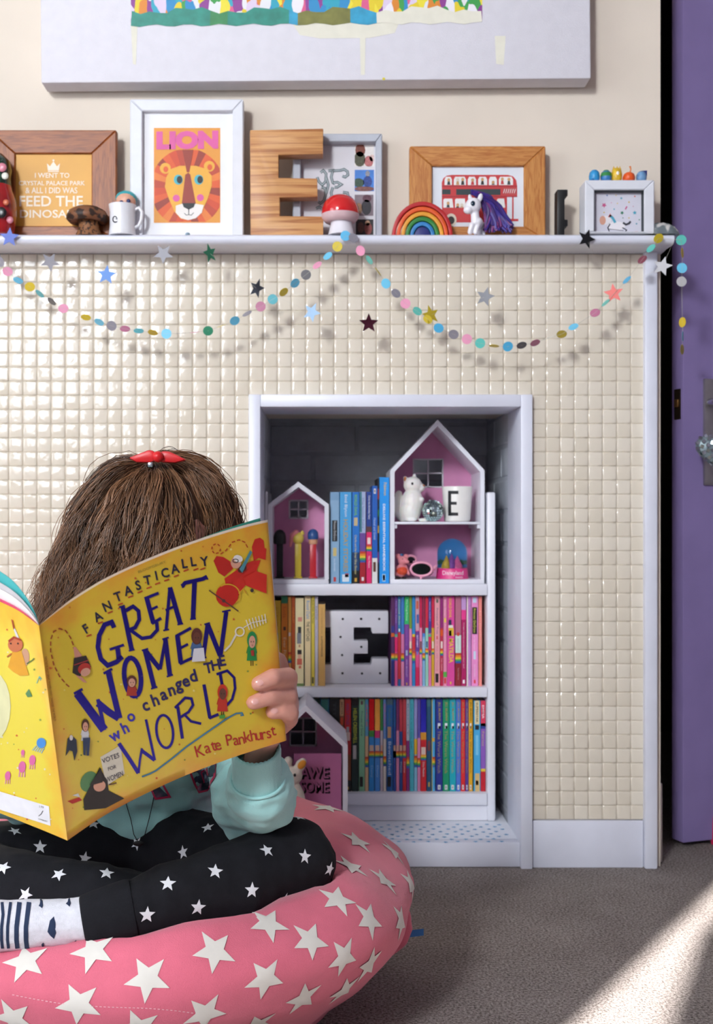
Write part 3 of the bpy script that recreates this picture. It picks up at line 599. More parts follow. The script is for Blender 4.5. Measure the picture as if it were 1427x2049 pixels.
T += [
 (948, 961.5, '#46a8d8', [(0, .26, '#e8d9a8', .15, .85), (.27, .32, '#1f1f24', .2, .8), (.38, .6, '#7ac4e4', .3, .7), (.8, 1, '#d9b878', .2, .9), (.88, .93, '#d84a2a', .3, .7)], [('SUPERSTAR', .02, .24, '#4a3a20', .35, .65)], 'sky-blue paperback with a cream title box'),
 (962, 971.8, '#8a5ab4', [(0, .28, '#d83a5a'), (.25, .28, '#e0c03a'), (.28, .31, '#2a3a8a'), (.75, .78, '#e0c03a'), (.78, 1, '#c01f2e')], [('EMMA', .05, .2, '#f4d0d8'), ('Fairies', .34, .5, '#c8b06a')], 'purple and red paperback against the right side of the bottom shelf'),
]
for i, (x0, x1, base, bands, texts, lab) in enumerate(T):
    book(x0, x1, 1399 if i < 31 else 1402, 1580, base, bands, texts, lab, g, Z3, dep=.128)
# ---------------- white marquee letter
S = lambda cx, cy: (530+cx/5.708, 1170+cy/5.708)
dE = 2.73
pts = [(620, 345), (1425, 345), (1425, 605), (1225, 605), (1215, 535), (1017, 535), (1017, 685), (1178, 685), (1178, 835), (1017, 835), (1017, 960), (1215, 960), (1225, 890), (1425, 890), (1425, 1175), (620, 1175), (620, 960), (752, 960), (752, 535), (620, 535)]
w = [P(*S(*c), dE) for c in pts]
zb = min(v.z for v in w); r = thing('marquee_letter', (P(715, 0, dE).x, dE-D, Z2), 'white marquee letter E with bulb holes on the middle shelf', 'letter')
pp = [(min(v.x, P(779.5, 0, 2.69).x), Z2+.0004+(v.z-zb)) for v in w]
MB().prism(pp, dE-D, dE-D+.045).build('body', M('#e2e2ea', .45, var=.02), r, bev=.002)
hm = MB()
for cx, cy in ((890, 437), (1100, 436), (1307, 437), (865, 642), (1103, 756), (883, 849), (887, 1057), (1110, 1060), (1317, 1057)):
    c = P(*S(cx, cy), dE); c.z += Z2+.0004-zb
    MB().lathe(c, [(.0028, .0004), (.0022, .0010), (.0016, -.001), (0, -.001)], 14, rot=Euler((math.pi/2, 0, 0)).to_matrix()).build('bulb_hole', M('#2a2a30', .6), r)
# ================================================================ small things in the house boxes
dt = 2.72; zs = P(0, 1044, 2.675).z+.0003; z0 = Z1+.0003+.0095+.0003
# squirrel lamp
c = P(826, 0, dt); k = dt/F
r = thing('squirrel_lamp', (c.x, c.y, zs), 'white squirrel figurine lamp beside the mirror ball', 'lamp')
def Q(px, py, dy=0): v = P(px, py, dt+dy); return v
f = (1042-1045)  # base row
sq = MB()
def sz(py): return zs+(1042-py)*k
def V(px, py, dy=0): return Vector(((px-PX)*k, c.y+dy, sz(py)))
sq.ell(V(822, 1020), (.0245, .024, .027)); sq.ell(V(825, 1004), (.0255, .024, .034)); sq.ell(V(826, 969), (.0215, .019, .0195)); sq.ell(V(840, 974), (.012, .011, .011))
sq.tube([V(830, 985), V(828, 1005)], [.016, .019], 12)
sq.ell(V(813, 1030), (.012, .013, .014)); sq.ell(V(822, 1038, -.013), (.014, .009, .0052)); sq.ell(V(847, 1039, -.008), (.012, .008, .005))
sq.cap([(V(834, 1000, -.012), .006), (V(843, 998, -.013), .006)]); sq.cap([(V(836, 1000, .012), .006), (V(844, 998, .010), .006)])
sq.cap([(V(808, 1034, .012), .013), (V(797, 1018, .012), .015), (V(795, 1000, .012), .014), (V(799, 986, .012), .008)])
sq.cap([(V(813, 962, 0), .006), (V(811, 955, 0), .0048)]); sq.cap([(V(829, 957, .008), .006), (V(830, 949, .008), .004)])
sq.v = [Vector((v.x, v.y, max(v.z, zs))) for v in sq.v]
body = organic('body', sq, .0016, M('#eeeae4', .45, var=.02, sub=.2), r, 5)
b = bvh_of(body)
MB().ell(V(824, 966.5, -.0185), (.0028, .0022, .0032), 12, 8).build('eye', M('#121214', .1, var=0), r, smooth=60)
MB().ell(V(847.5, 970, -.006), (.0028, .003, .0022), 12, 8).build('nose', M('#b06a48', .5), r, smooth=60)
MB().ell(V(810.5, 957, -.0045), (.0034, .0022, .0058), 12, 8).build('inner_ear', M('#a8602e', .6), r, smooth=60)
# mirror ball: facets are parts
cb = P(866.5, 1022, 2.70); R = .0245; cb.z = zs+R
r = thing('mirror_ball', (cb.x, cb.y, zs), 'small mirrored disco ball in front of the white cup', 'ornament')
MB().ell(cb, R-.0008, 24, 14).build('core', M('#6a7a7a', .4, .6), r, smooth=60)
nf = 0
for j in range(1, 14):
    la = -math.pi/2+math.pi*j/14; n = max(4, int(28*math.cos(la)))
    for i in range(n):
        a = 2*math.pi*(i+.5*(j % 2))/n; nrm = Vector((math.cos(la)*math.cos(a), math.cos(la)*math.sin(a), math.sin(la)))
        if nrm.y > .35: continue
        t = Vector((-math.sin(a), math.cos(a), 0)); u = nrm.cross(t); nn = (nrm+Vector([random.gauss(0, .05) for _ in range(3)])).normalized()
        t = (t-nn*t.dot(nn)).normalized(); u = nn.cross(t); hw, hh = .0023*min(1, 28*math.cos(la)/n), .0023; cc = cb+nrm*(R-.0006)
        q_ = MB(); vv = [cc+t*x*hw+u*y*hh for x, y in ((-1, -1), (1, -1), (1, 1), (-1, 1))]; q_.add(vv+[v+nn*.0007 for v in vv], [(4, 5, 6, 7), (0, 1, 5, 4), (1, 2, 6, 5), (2, 3, 7, 6), (3, 0, 4, 7)])
        q_.build('facet', M('#cfe6e4', .05, 1, var=.12, scale=90), r)
# cup with letter
cc = P(915, 0, 2.725); k2 = 2.725/F; h = (1044-974)*k2
r = thing('lettered_cup', (cc.x, cc.y, zs), 'off-white tumbler printed with a black letter E', 'cup')
cup = MB().lathe((cc.x, cc.y, zs), [(0, 0), (.026, 0), (.0285, .0015), (.0302, .005), (.0345, h-.001), (.0340, h), (.0325, h-.0008), (.0285, .006), (0, .005)], 40).build('body', M('#ece8e2', .35, var=.02), r, smooth=40)
b = bvh_of(cup); lm = MB(); mp = bmap(b, .0003)
# letter spans px 897-917 x 982-1032
for x0, y0, x1, y1 in ((897, 982, 903, 1032), (897, 982, 917.5, 988.5), (897, 1004, 914, 1010), (897, 1025.5, 917, 1032)):
    lm.stroke([(x0, (y0+y1)/2), (x1, (y0+y1)/2)], y1-y0, mp, 0, 3)
lm.build('letter_print', M('#15151a', .4, var=0), r)
# candy dispensers (plain heads)
def dispenser(px, stem, label, kind):
    dd = 2.735; c = P(px, 0, dd); r = thing('candy_dispenser', (c.x, c.y, z0), label, 'toy', 'candy dispensers in the small house box'); k = dd/F
    sm = M(stem, .35, var=.02); w = .0075; H = (1157-1088)*k
    MB().box(c.x-w, c.x+w, c.y-.006, c.y+.006, z0+.003, z0+H).build('stem', sm, r, bev=.0015)
    MB().box(c.x-w*1.35, c.x+w*1.35, c.y-.009, c.y+.009, z0, z0+.0035).build('foot', sm, r, bev=.0012)
    zt = z0+H
    if kind == 'black':
        MB().lathe((c.x, c.y, zt-.001), [(0, 0), (.0135, 0), (.0145, .004), (.0145, .016), (.0125, .025), (.0075, .0315), (0, .034)], 20).build('head', sm, r, smooth=50)
    elif kind == 'yellow':
        MB().ell((c.x, c.y, zt+.0125), (.0135, .0125, .014), 18, 12).build('head', M('#e8cf5a', .4, var=.02), r, smooth=60)
        t = MB().cap([(Vector((c.x-.004, c.y-.004, zt+.0265)), .006), (Vector((c.x-.013, c.y-.004, zt+.019)), .006), (Vector((c.x-.0155, c.y-.003, zt+.006)), .0045), (Vector((c.x-.0175, c.y-.003, zt-.005)), .003)])
        organic('tuft', t, .0012, M('#e88a92', .6), r, 3)
        MB().lathe((c.x+.010, c.y, zt+.021), [(.005, 0), (.0035, .006), (0, .010)], 10).build('ear', M('#e8cf5a', .4, var=.02), r, smooth=50)
    else:
        MB().lathe((c.x, c.y, zt-.001), [(0, 0), (.0095, 0), (.0105, .005), (.0105, .013), (0, .013)], 18).build('head', M('#d9a07c', .5, var=.02), r, smooth=50)
        MB().lathe((c.x, c.y, zt+.010), [(0, 0), (.0120, 0), (.0128, .006), (.0115, .016), (.007, .022), (0, .0245)], 18).build('cap', M('#27508c', .4, var=.02), r, smooth=50)
dispenser(560, '#111113', 'black candy dispenser, leftmost of three in the small house box', 'black')
dispenser(596.5, '#d9bf3a', 'yellow candy dispenser with pink tuft, between the black and red ones', 'yellow')
dispenser(626.5, '#c0202c', 'red candy dispenser with a blue cap, rightmost of three', 'red')
# pink knitted mouse
dm = 2.70; c = P(803, 0, dm); k = dm/F; VV = lambda px, py, dy=0: Vector(((px-PX)*k, c.y+dy, z0+(1158-py)*k))
r = thing('mouse_toy', (c.x, c.y, z0), 'little pink knitted mouse toy in an orange jacket', 'toy')
m_ = MB(); m_.ell(VV(803, 1142), (.0125, .011, .015)); m_.ell(VV(806, 1122), (.0105, .0105, .0115)); m_.cap([(VV(810, 1121, -.006), .007), (VV(815, 1124, -.012), .004)])
m_.ell(VV(797, 1113, .002), (.0062, .003, .0065)); m_.ell(VV(813, 1114, .002), (.0062, .003, .0065))
m_.cap([(VV(796, 1135), .0045), (VV(793, 1150, -.003), .0035)]); m_.cap([(VV(812, 1135), .0045), (VV(818, 1148, -.003), .0035)])
organic('body', m_, .0013, M('#e88f98', .85, var=.08, scale=300, bump=.6, bscale=600), r, 3)
j_ = MB(); j_.ell(VV(804, 1142, -.0015), (.0132, .0118, .0112), 20, 12)
j_.build('jacket', M('#e0502e', .7, var=.15, scale=160, bump=.6, bscale=300), r, smooth=70)
for sx in (-1, 1): MB().ell(VV(803+sx*6, 1156, -.003), (.0062, .009, .0022), 12, 8).build('foot', M('#201a1c', .7), r, smooth=60)
MB().ell(VV(804, 1110, -.001), (.004, .003, .003), 10, 6).build('hair_tuft', M('#4a6a9a', .8), r, smooth=60)
MB().ell(VV(805, 1118, -.0105), (.0012, .001, .0012), 8, 6).build('eye', M('#141416', .2), r)
# pink sunglasses
ds = 2.69; c = P(843, 0, ds); k = ds/F; ZZ = lambda px, py, dy=0: Vector(((px-PX)*k, ds-D+dy, z0+(1161-py)*k))
r = thing('sunglasses', (c.x, c.y, z0), 'toy pink sunglasses with dark oval lenses', 'sunglasses')
pk = M('#eda3bb', .3, var=.02)
def lens(cx, cy, rx, ry, dy, yaw):
    f = MB(); n = 28; pts = [ZZ(cx+rx*math.cos(2*math.pi*i/n), cy-ry*math.sin(2*math.pi*i/n), dy+yaw*math.cos(2*math.pi*i/n)) for i in range(n+1)]
    rim = MB().tube(pts, .0028, 8, caps=False).build('rim', pk, r, smooth=60)
    f.add([p_ for p_ in pts[:-1]]+[p_+Vector((0, .001, 0)) for p_ in pts[:-1]], [tuple(range(n)), tuple(range(2*n-1, n-1, -1))])
    f.build('lens', M('#100d12', .08, var=0), rim)
lens(843, 1141, 21, 13.5, -.004, -.004); lens(824, 1124, 11, 9, .03, .004)
MB().tube([ZZ(826, 1135, .004), ZZ(829, 1130, .014), ZZ(830, 1127, .022)], .0026, 8).build('bridge', pk, r, smooth=60)
MB().tube([ZZ(862, 1143, -.002), ZZ(870, 1138, .0), ZZ(874, 1134, .004)], [.0035, .004, .002], 8).build('wing_tip', pk, r, smooth=60)
MB().tube([ZZ(866, 1145, .0), ZZ(864, 1152, .02), ZZ(850, 1158, .055)], [.003, .0025, .002], 8).build('temple', pk, r, smooth=60)
MB().tube([ZZ(843, 1154, -.003), ZZ(842, 1161, -.004)], [.003, .0025], 8).build('nose_pad', pk, r, smooth=60)
# snow globe (plain stand-in scene)
dg_ = 2.72; c = P(905, 0, dg_); k = dg_/F; r = thing('snow_globe', (c.x, c.y, z0), 'snow globe with blue backdrop on a hot pink base', 'snow globe')
zb = z0; hb = (1158-1137)*k; rb = 32*k
base = MB().lathe((c.x, c.y, zb), [(0, 0), (rb*1.02, 0), (rb, .004), (rb*.96, hb-.003), (rb*.92, hb), (0, hb)], 40).build('base', M('#d8327e', .4, var=.03), r, smooth=40)
tmb = MB(); mp = bmap(bvh_of(base), .0004)
tmb.text('Disneyland', (886, 1153), (41, 0), (0, -11), mp); tmb.text('PARIS', (912, 1157), (14, 0), (0, -3), mp); tmb.build('lettering', M('#f3e6ee', .5), base)
R = 30*k; zc = zb+hb+(1137-1108)*k; prof = [(R, 0)]+[(R, zc-zb-hb)]+[(R*math.cos(a), zc-zb-hb+R*math.sin(a)) for a in [math.pi/2*i/8 for i in range(1, 9)]]
bd = MB(); pts = [(c.x-R*.95, zb+hb+.001), (c.x+R*.95, zb+hb+.001)]+[(c.x+R*.95*math.cos(a), zc+R*.95*math.sin(a)) for a in [math.pi*i/16 for i in range(17)]]
bd.prism(pts, c.y+.004, c.y+.008); bd.build('sky_backdrop', M('#2f86d0', .35, var=.08, scale=20), r)
gm = MB()
for i in range(14):
    x = c.x-R*.85+i*R*1.7/13; gm.ell((x, c.y+.002, zb+hb+.013+random.uniform(-.002, .003)), (.004, .002, .005), 8, 6)
gm.build('hedge', M('#2f6a58', .7), r, smooth=60)
for px, col, h in ((893, '#d8b93a', 26), (903, '#8a4ab0', 30), (914, '#e0609e', 25)):
    x = (px-PX)*k; MB().lathe((x, c.y-.010, zb+hb), [(.0115, 0), (.011, .006), (.006, h*k*.55), (.003, h*k*.8), (0, h*k)], 16).build('bell_shape', M(col, .45, var=.15, scale=150), r, smooth=50)
gl = bpy.data.materials.new('dome_plastic'); gl.use_nodes = True; nt = gl.node_tree
bs = nt.nodes['Principled BSDF']; bs.inputs['Transmission Weight'].default_value = 1; bs.inputs['Roughness'].default_value = .03; bs.inputs['IOR'].default_value = 1.05; bs.inputs['Specular IOR Level'].default_value = .9; bs.inputs['Coat Weight'].default_value = .6
MB().lathe((c.x, c.y, zb+hb), prof, 40).build('dome', gl, r, smooth=60)
# plaque and plush in the low house box
zl = .0537+.0095+.0003; dp = 2.53
x0, x1 = P(588, 0, dp).x, P(683, 0, dp).x
r = thing('slogan_card', ((x0+x1)/2, dp-D, zl), 'pink card printed AWESOME in black block letters in the low house box', 'sign')
MB().box(x0, x1, dp-D, dp-D+.004, zl, P(0, 1508, dp).z).build('card', M('#b86a94', .6, var=.03), r)
t = MB(); mp = plane(dp, .0005); mp2 = plane(dp, .0009)
for k_ in range(4):
    t.text('AWE', (601+k_, 1557+k_), (57, 0), (0, -23), mp, 0, .03); t.text('SOME', (601+k_, 1585+k_), (57, 0), (0, -22), mp, 0, .02)
t.text('AWE', (601, 1557), (57, 0), (0, -23), mp2, 1, .01); t.text('SOME', (601, 1585), (57, 0), (0, -22), mp2, 1, .005)
t.build('lettering', [M('#17141a', .6, var=0), M('#b0668e', .6, var=0)], r)
dp = 2.50; c = P(585, 0, dp); r = thing('plush_toy', (c.x, c.y, zl), 'cream plush toy with an orange-lined ear behind the mint sleeve', 'toy')
k = dp/F; VV = lambda px, py, dy=0: P(px, py, dp+dy)
m_ = MB(); bz = VV(585, 1590); m_.ell((bz.x, bz.y, (zl+bz.z)/2+.012), (.030, .016, (bz.z-zl)/2+.02)); m_.ell(VV(583, 1552), (.024, .016, .02)); m_.cap([(VV(596, 1540), .010), (VV(602, 1530), .011), (VV(606, 1524), .008)]); m_.cap([(VV(574, 1535), .009), (VV(577, 1522), .009)])
m_.v = [Vector((v.x, v.y, max(v.z, zl))) for v in m_.v]
organic('body', m_, .002, M('#ddd2c2', .9, var=.06, bump=.5), r, 4)
MB().ell(VV(604, 1530, -.010), (.0075, .003, .011), 12, 8, rot=Euler((0, math.radians(40), 0)).to_matrix()).build('inner_ear', M('#e0922e', .8), r, smooth=60)
MB().ell(VV(590, 1551, -.0165), (.003, .002, .0035), 10, 6).build('eye', M('#141416', .2), r, smooth=60)

# ================================================================ things on the mantel
ZT = ZM+.0003
def frame(name, label, x0, y0, x1, ix0, iy0, ix1, iy1, d, dep, mat, rec, backmat, bev=.002):
    """picture frame: outer px x0..x1 from top y0 down to the mantel; opening ix0..ix1, iy0..iy1"""
    a, b = P(x0, y0, d), P(x1, y0, d); i0, i1 = P(ix0, iy0, d), P(ix1, iy1, d); y = d-D; zt = a.z
    r = thing(name, ((a.x+b.x)/2, y, ZT), label, 'picture frame')
    zb = max(ZT+.004, i1.z)
    for pts, w in (([(a.x, zt), (b.x, zt), (i1.x, i0.z), (i0.x, i0.z)], 0), ([(a.x, ZT), (b.x, ZT), (i1.x, zb), (i0.x, zb)], 0), ([(a.x, ZT), (a.x, zt), (i0.x, i0.z), (i0.x, zb)], 1), ([(b.x, ZT), (b.x, zt), (i1.x, i0.z), (i1.x, zb)], 1)):
        MB().prism(pts, y, y+dep).build('frame_bar', mat[w] if isinstance(mat, tuple) else mat, r, bev=bev, seg=1)
    bk = MB().box(i0.x, i1.x, y+rec, y+rec+.003, zb, i0.z).build('mount', backmat, r)
    return r
pine_h = wood('#a8642c', '#c48747', (6, 3, 60)); pine_v = wood('#a8642c', '#c48747', (60, 3, 6))
br_h = wood('#76380f', '#9a5420', (5, 3, 50)); br_v = wood('#76380f', '#9a5420', (50, 3, 5))
WM = M('#d9dbe2', .45, var=.02)
# 1 brown frame with yellow slogan print
d = 2.462; r = frame('framed_print', 'dark brown wooden frame with a yellow dinosaur slogan print', -22, 260, 233, 30, 307, 183, 452, d, .02, (br_h, br_v), .006, M('#d99f3e', .5, var=.04, scale=10))
t = MB(); mp = plane(d+.006, .0004); c_ = 0
for s, x0, x1, yb, h in (('I WENT TO', 70, 139, 356, 10), ('CRYSTAL PALACE PARK', 38, 170, 371, 9), ('& ALL I DID WAS', 51, 155, 387, 12), ('FEED THE', 39, 166, 413, 21), ('DINOSAURS', 40, 178, 436, 16)):
    t.text(s, (x0, yb), (x1-x0, 0), (0, -h), mp, 0, .015)
t.poly([(96, 341), (118, 341), (120, 327), (114, 333), (107, 323), (100, 333), (94, 327)], mp); t.circ(107, 321, 2.2, 2.2, mp, 0, 8); t.poly([(96, 344), (118, 344), (118, 342), (96, 342)], mp)
t.build('slogan_lettering', M('#f1e4d2', .6, var=0), r)
# nesting doll at the left edge
d = 2.43; c = P(-8, 0, d); k = d/F
r = thing('nesting_doll', (c.x, c.y, ZT), 'glossy red and green painted nesting doll at the left end', 'doll')
R = 41*k; H = P(0, 306, d).z-ZT
prof = [(0, 0), (R*.78, 0), (R*.86, .004), (R, H*.25), (R*.98, H*.4), (R*.74, H*.6), (R*.70, H*.68), (R*.76, H*.78), (R*.66, H*.9), (R*.35, H*.98), (0, H)]
MB().lathe((c.x, c.y, ZT), prof[:6], 36).build('lower_half', M('#a51a20', .2, var=.25, scale=25, coat=.6), r, smooth=60)
MB().lathe((c.x, c.y, ZT), prof[5:], 36).build('upper_half', M('#1d3a2c', .2, var=.5, scale=60, coat=.6), r, smooth=60)
for px, py, rr, mi in ((4, 335, 9, 0), (10, 352, 7, 1), (2, 425, 11, 2), (20, 440, 7, 0), (12, 405, 6, 3)):
    yy = c.y-R*(.72 if py < 370 else .96)*math.sqrt(max(.05, 1-((px+8)/42)**2)); v = P(px, py, yy+D); MB().ell(v, (rr*k, .003, rr*k), 12, 8).build('painted_flower', [M('#c87a8a', .3), M('#dfe0d2', .3), M('#1a1a1c', .3), M('#c86a4a', .3)][mi], r, smooth=60)
# brown mottled mushroom
d = 2.44; c = P(175, 0, d); k = d/F
def spotted(c1, c2, sc, th):
    m = bpy.data.materials.new('spotted'); m.use_nodes = True; nt = m.node_tree; b = nt.nodes['Principled BSDF']; L = nt.links.new
    tc = nt.nodes.new('ShaderNodeTexCoord'); v = nt.nodes.new('ShaderNodeTexNoise'); v.inputs['Scale'].default_value = sc; v.inputs['Detail'].default_value = 1; L(tc.outputs['Object'], v.inputs['Vector'])
    r_ = nt.nodes.new('ShaderNodeValToRGB'); r_.color_ramp.elements[0].position = th; r_.color_ramp.elements[1].position = th+.06; r_.color_ramp.elements[0].color = lin(c1)+[1]; r_.color_ramp.elements[1].color = lin(c2)+[1]
    L(v.outputs[0], r_.inputs[0]); L(r_.outputs[0], b.inputs['Base Color']); b.inputs['Roughness'].default_value = .55; return m
r = thing('wooden_mushroom', (c.x, c.y, ZT), 'brown mottled wooden mushroom beside the white mug', 'ornament')
zz = lambda py: P(0, py, d).z
MB().lathe((c.x+.003, c.y, ZT), [(0, 0), (.028, 0), (.026, .006), (.021, .018), (.020, zz(432)-ZT), (0, zz(432)-ZT)], 24).build('stalk', spotted('#3a2418', '#8a5a36', 160, .42), r, smooth=60)
MB().lathe((c.x, c.y, 0), [(.016, zz(442)), (.036, zz(446)), (.0425, zz(440)), (.0425, zz(433)), (.037, zz(423)), (.024, zz(416)), (0, zz(414))], 28).build('cap', spotted('#2e1a10', '#7c4e30', 70, .45), r, smooth=60)
# white mug with a little doll peeping out
d = 2.43; c = P(245, 0, d); k = d/F; H = P(0, 411, d).z-ZT
r = thing('mug', (c.x, c.y, ZT), 'white mug with a small black letter, holding a blue-haired doll', 'mug'); wm = M('#e6e6ea', .2, var=.02, coat=.3)
R = 27*k; mug = MB().lathe((c.x, c.y, ZT), [(0, 0), (R*.98, 0), (R, .002), (R*.98, H*.15), (R*.93, H*.3), (R*.93, H*.75), (R, H*.95), (R*1.02, H), (R*.95, H), (R*.85, H*.7), (R*.85, .004), (0, .004)], 36).build('body', wm, r, smooth=45)
MB().tube([P(268, 420, d), P(278, 416, d), P(284, 424, d), P(283, 440, d), P(277, 452, d), P(266, 457, d)], [.0035, .0038, .0038, .0036, .0036, .0035], 10).build('handle', wm, r, smooth=60)
t = MB(); mp = bmap(bvh_of(mug), .0004); t.text('e', (225, 446), (10, 0), (0, -14), mp); t.build('letter_print', M('#15151a', .4, var=0), r)
r = thing('peeping_doll', (c.x, c.y, ZT+.006), 'tiny blue-haired doll peeping out of the white mug', 'doll')
cc = P(252, 403, d); MB().ell(cc, (.0205, .018, .0185), 20, 14).build('head', M('#dba58c', .45, var=.02), r, smooth=60)
MB().lathe((c.x+.004, c.y, ZT+.006), [(0, 0), (.008, 0), (.010, .02), (.007, cc.z-ZT-.02), (0, cc.z-ZT-.02)], 12).build('body', M('#7ac8d0', .5), r, smooth=60)
hm = MB(); hm.ell(cc+Vector((0, .004, .006)), (.0222, .0185, .0165), 20, 12); hm.build('hair', M('#3aa6ae', .4, var=.1), r, smooth=60)
for px, py in ((243, 405), (257, 402)): MB().ell(P(px, py, d-.0172), (.0042, .002, .0042), 12, 8).build('eye', M('#1c2a5c', .15), r, smooth=60)
# 2 white frame, lion print
d = 2.45; r = frame('framed_print', 'tall white frame with a bold orange LION print', 260, 198, 487, 285, 222, 465, 480, d, .03, WM, .012, M('#e9e9ec', .6, var=.01))
LM = [M(c, .55, var=.03) for c in ('#e0963a', '#d85a9c', '#d95a2a', '#b8442c', '#e07a34', '#e6a93a', '#96392a', '#1d2326', '#4ab0bc', '#e8e2dc', '#cc4a28')]
l = MB(); pl = lambda n: plane(d+.012, .0003*n)
l.poly([(308, 446), (441, 446), (441, 256), (308, 256)], pl(1), 0)
# mane rays clipped to the print
cx, cy = 375, 376; n = 30
def clip(a):
    x, y = cx+74*math.cos(a), cy-79*math.sin(a); return (min(440, max(309, x)), min(444, max(300, y)))
for i in range(n):
    a0, a1 = 2*math.pi*i/n, 2*math.pi*(i+1)/n; l.poly([(cx, cy), clip(a0), clip((a0+a1)/2), clip(a1)], pl(2), [2, 4, 3, 10, 2, 6][i % 6])
for x, y in ((331, 337), (419, 333)): l.circ(x, y, 11, 11, pl(3), 5, 16); l.circ(x+1, y+2, 5, 6, pl(4), 2, 12)
l.poly([(333, 355), (341, 339), (360, 332), (392, 332), (412, 338), (424, 352), (424, 372), (416, 398), (404, 424), (390, 438), (376, 441), (362, 438), (350, 425), (338, 398), (330, 374)], pl(4), 5)
l.poly([(371, 350), (377, 346), (381, 350), (392, 408), (364, 408)], pl(5), 6); l.poly([(365, 300), (387, 300), (379, 345), (374, 345)], pl(5), 6)
l.poly([(352, 412), (365, 408), (378, 414), (392, 408), (408, 411), (404, 426), (392, 437), (377, 441), (362, 437), (352, 426)], pl(6), 9)
l.poly([(365, 407), (391, 407), (388, 415), (378, 420), (368, 415)], pl(7), 7); l.stroke([(378, 419), (378, 430)], 1.4, pl(7), 7); l.stroke([(369, 427), (373, 431), (378, 430), (383, 431), (388, 426)], 1.2, pl(7), 7)
for x, y in ((357, 360), (398, 360)): l.circ(x, y, 9, 10, pl(6), 8); l.circ(x+2.5, y, 5.5, 7.5, pl(7), 7)
for x, y in ((353, 397), (401, 396)): l.circ(x, y, 7, 7, pl(6), 1)
l.text('LION', (313, 300), (124, -2), (0, -37), pl(3), 1, .07)
l.build('lion_print', LM, r)
# 3 wooden letter
d = 2.425; S = lambda cx, cy: P(480+cx/4.459, 220+cy/4.459, d)
pts = [S(*c) for c in ((90, 180), (745, 165), (742, 392), (345, 400), (345, 605), (690, 610), (695, 775), (356, 780), (357, 945), (745, 950), (745, 1160), (95, 1160))]
zb = pts[-1].z; r = MB().prism([(v.x, ZT if i > 9 else v.z) for i, v in enumerate(pts)], d-D, d-D+.034).build('wooden_letter', wood('#a5673a', '#cf9a62', (1.2, 2, 26)), bev=.0015)
tag(r, 'large pine letter E standing in front of the grey frame', 'letter')
# 4 grey box frame with scroll letter and photo strip
d = 2.465; r = frame('framed_print', 'silver grey box frame with a scrollwork letter and photo strip', 586, 267, 765, 602, 284, 752, 480, d, .03, M('#b4b8c2', .4, var=.03), .02, M('#d6d3d8', .6, var=.01))
dd = d+.02; t = MB(); mp = plane(dd, .0005); mp2 = plane(dd, .0009); mp3 = plane(dd, .0013)
S = lambda cx, cy: (480+cx/4.459, 220+cy/4.459); TS = lambda L_: [S(*q_) for q_ in L_]
for L_ in ([(720, 560), (745, 540), (770, 570), (765, 640), (735, 670), (705, 640), (690, 600)], [(790, 545), (830, 540), (815, 600), (830, 650), (850, 660)], [(820, 545), (900, 540), (930, 530), (960, 550), (965, 580), (940, 600), (915, 590)], [(830, 650), (870, 645), (905, 665), (870, 690), (845, 690)], [(730, 690), (760, 700), (765, 760), (750, 810), (720, 835), (700, 820)], [(830, 690), (815, 740), (825, 800), (860, 860), (930, 870), (975, 800), (960, 740), (920, 735)], [(680, 880), (710, 865), (730, 880)], [(770, 600), (790, 670), (770, 750)]):
    t.stroke(TS(L_), 5.5, mp, 0); t.stroke(TS(L_), 1.8, mp2, 1)
ph = [((1025, 310, 1197, 505), '#e4ddd8', [((1075, 360, 45, 60), '#7a3a2a'), ((1070, 440, 50, 70), '#4a4a34'), ((1150, 460, 40, 50), '#b86a6a'), ((1180, 430, 25, 30), '#d8b8b0')]),
      ((1025, 535, 1197, 725), '#3f7ac8', [((1060, 650, 50, 40), '#2f4a3a'), ((1140, 640, 40, 50), '#23408a'), ((1140, 570, 20, 28), '#8a8a94'), ((1110, 705, 90, 22), '#7a4a44')]),
      ((1025, 757, 1192, 945), '#7a6a72', [((1135, 790, 40, 35), '#5a3040'), ((1130, 870, 45, 70), '#231c26'), ((1060, 880, 35, 50), '#8a6444')]),
      ((1035, 977, 1192, 1150), '#1d1517', [((1080, 1050, 30, 50), '#5a3228'), ((1145, 1060, 35, 55), '#8a3a34'), ((1140, 1010, 22, 25), '#caa07c')])]
mats = [M('#5d6a6e', .4), M('#a8b4b8', .4)]
for (a, b, c2, e2), bgc, el in ph:
    mats.append(M(bgc, .4, var=.1)); t.poly(TS([(a, e2), (c2, e2), (c2, b), (a, b)]), mp, len(mats)-1)
    for (x, y, rx, ry), cc in el:
        mats.append(M(cc, .4, var=.25, scale=300)); s0 = S(x, y)
        n = 14; t.poly([(min(max(s0[0]+rx/4.459*math.cos(2*math.pi*i/n), S(a, 0)[0]), S(c2, 0)[0]), min(max(s0[1]+ry/4.459*math.sin(2*math.pi*i/n), S(0, b)[1]), S(0, e2)[1])) for i in range(n)], mp2, len(mats)-1)
t.build('print', mats, r)
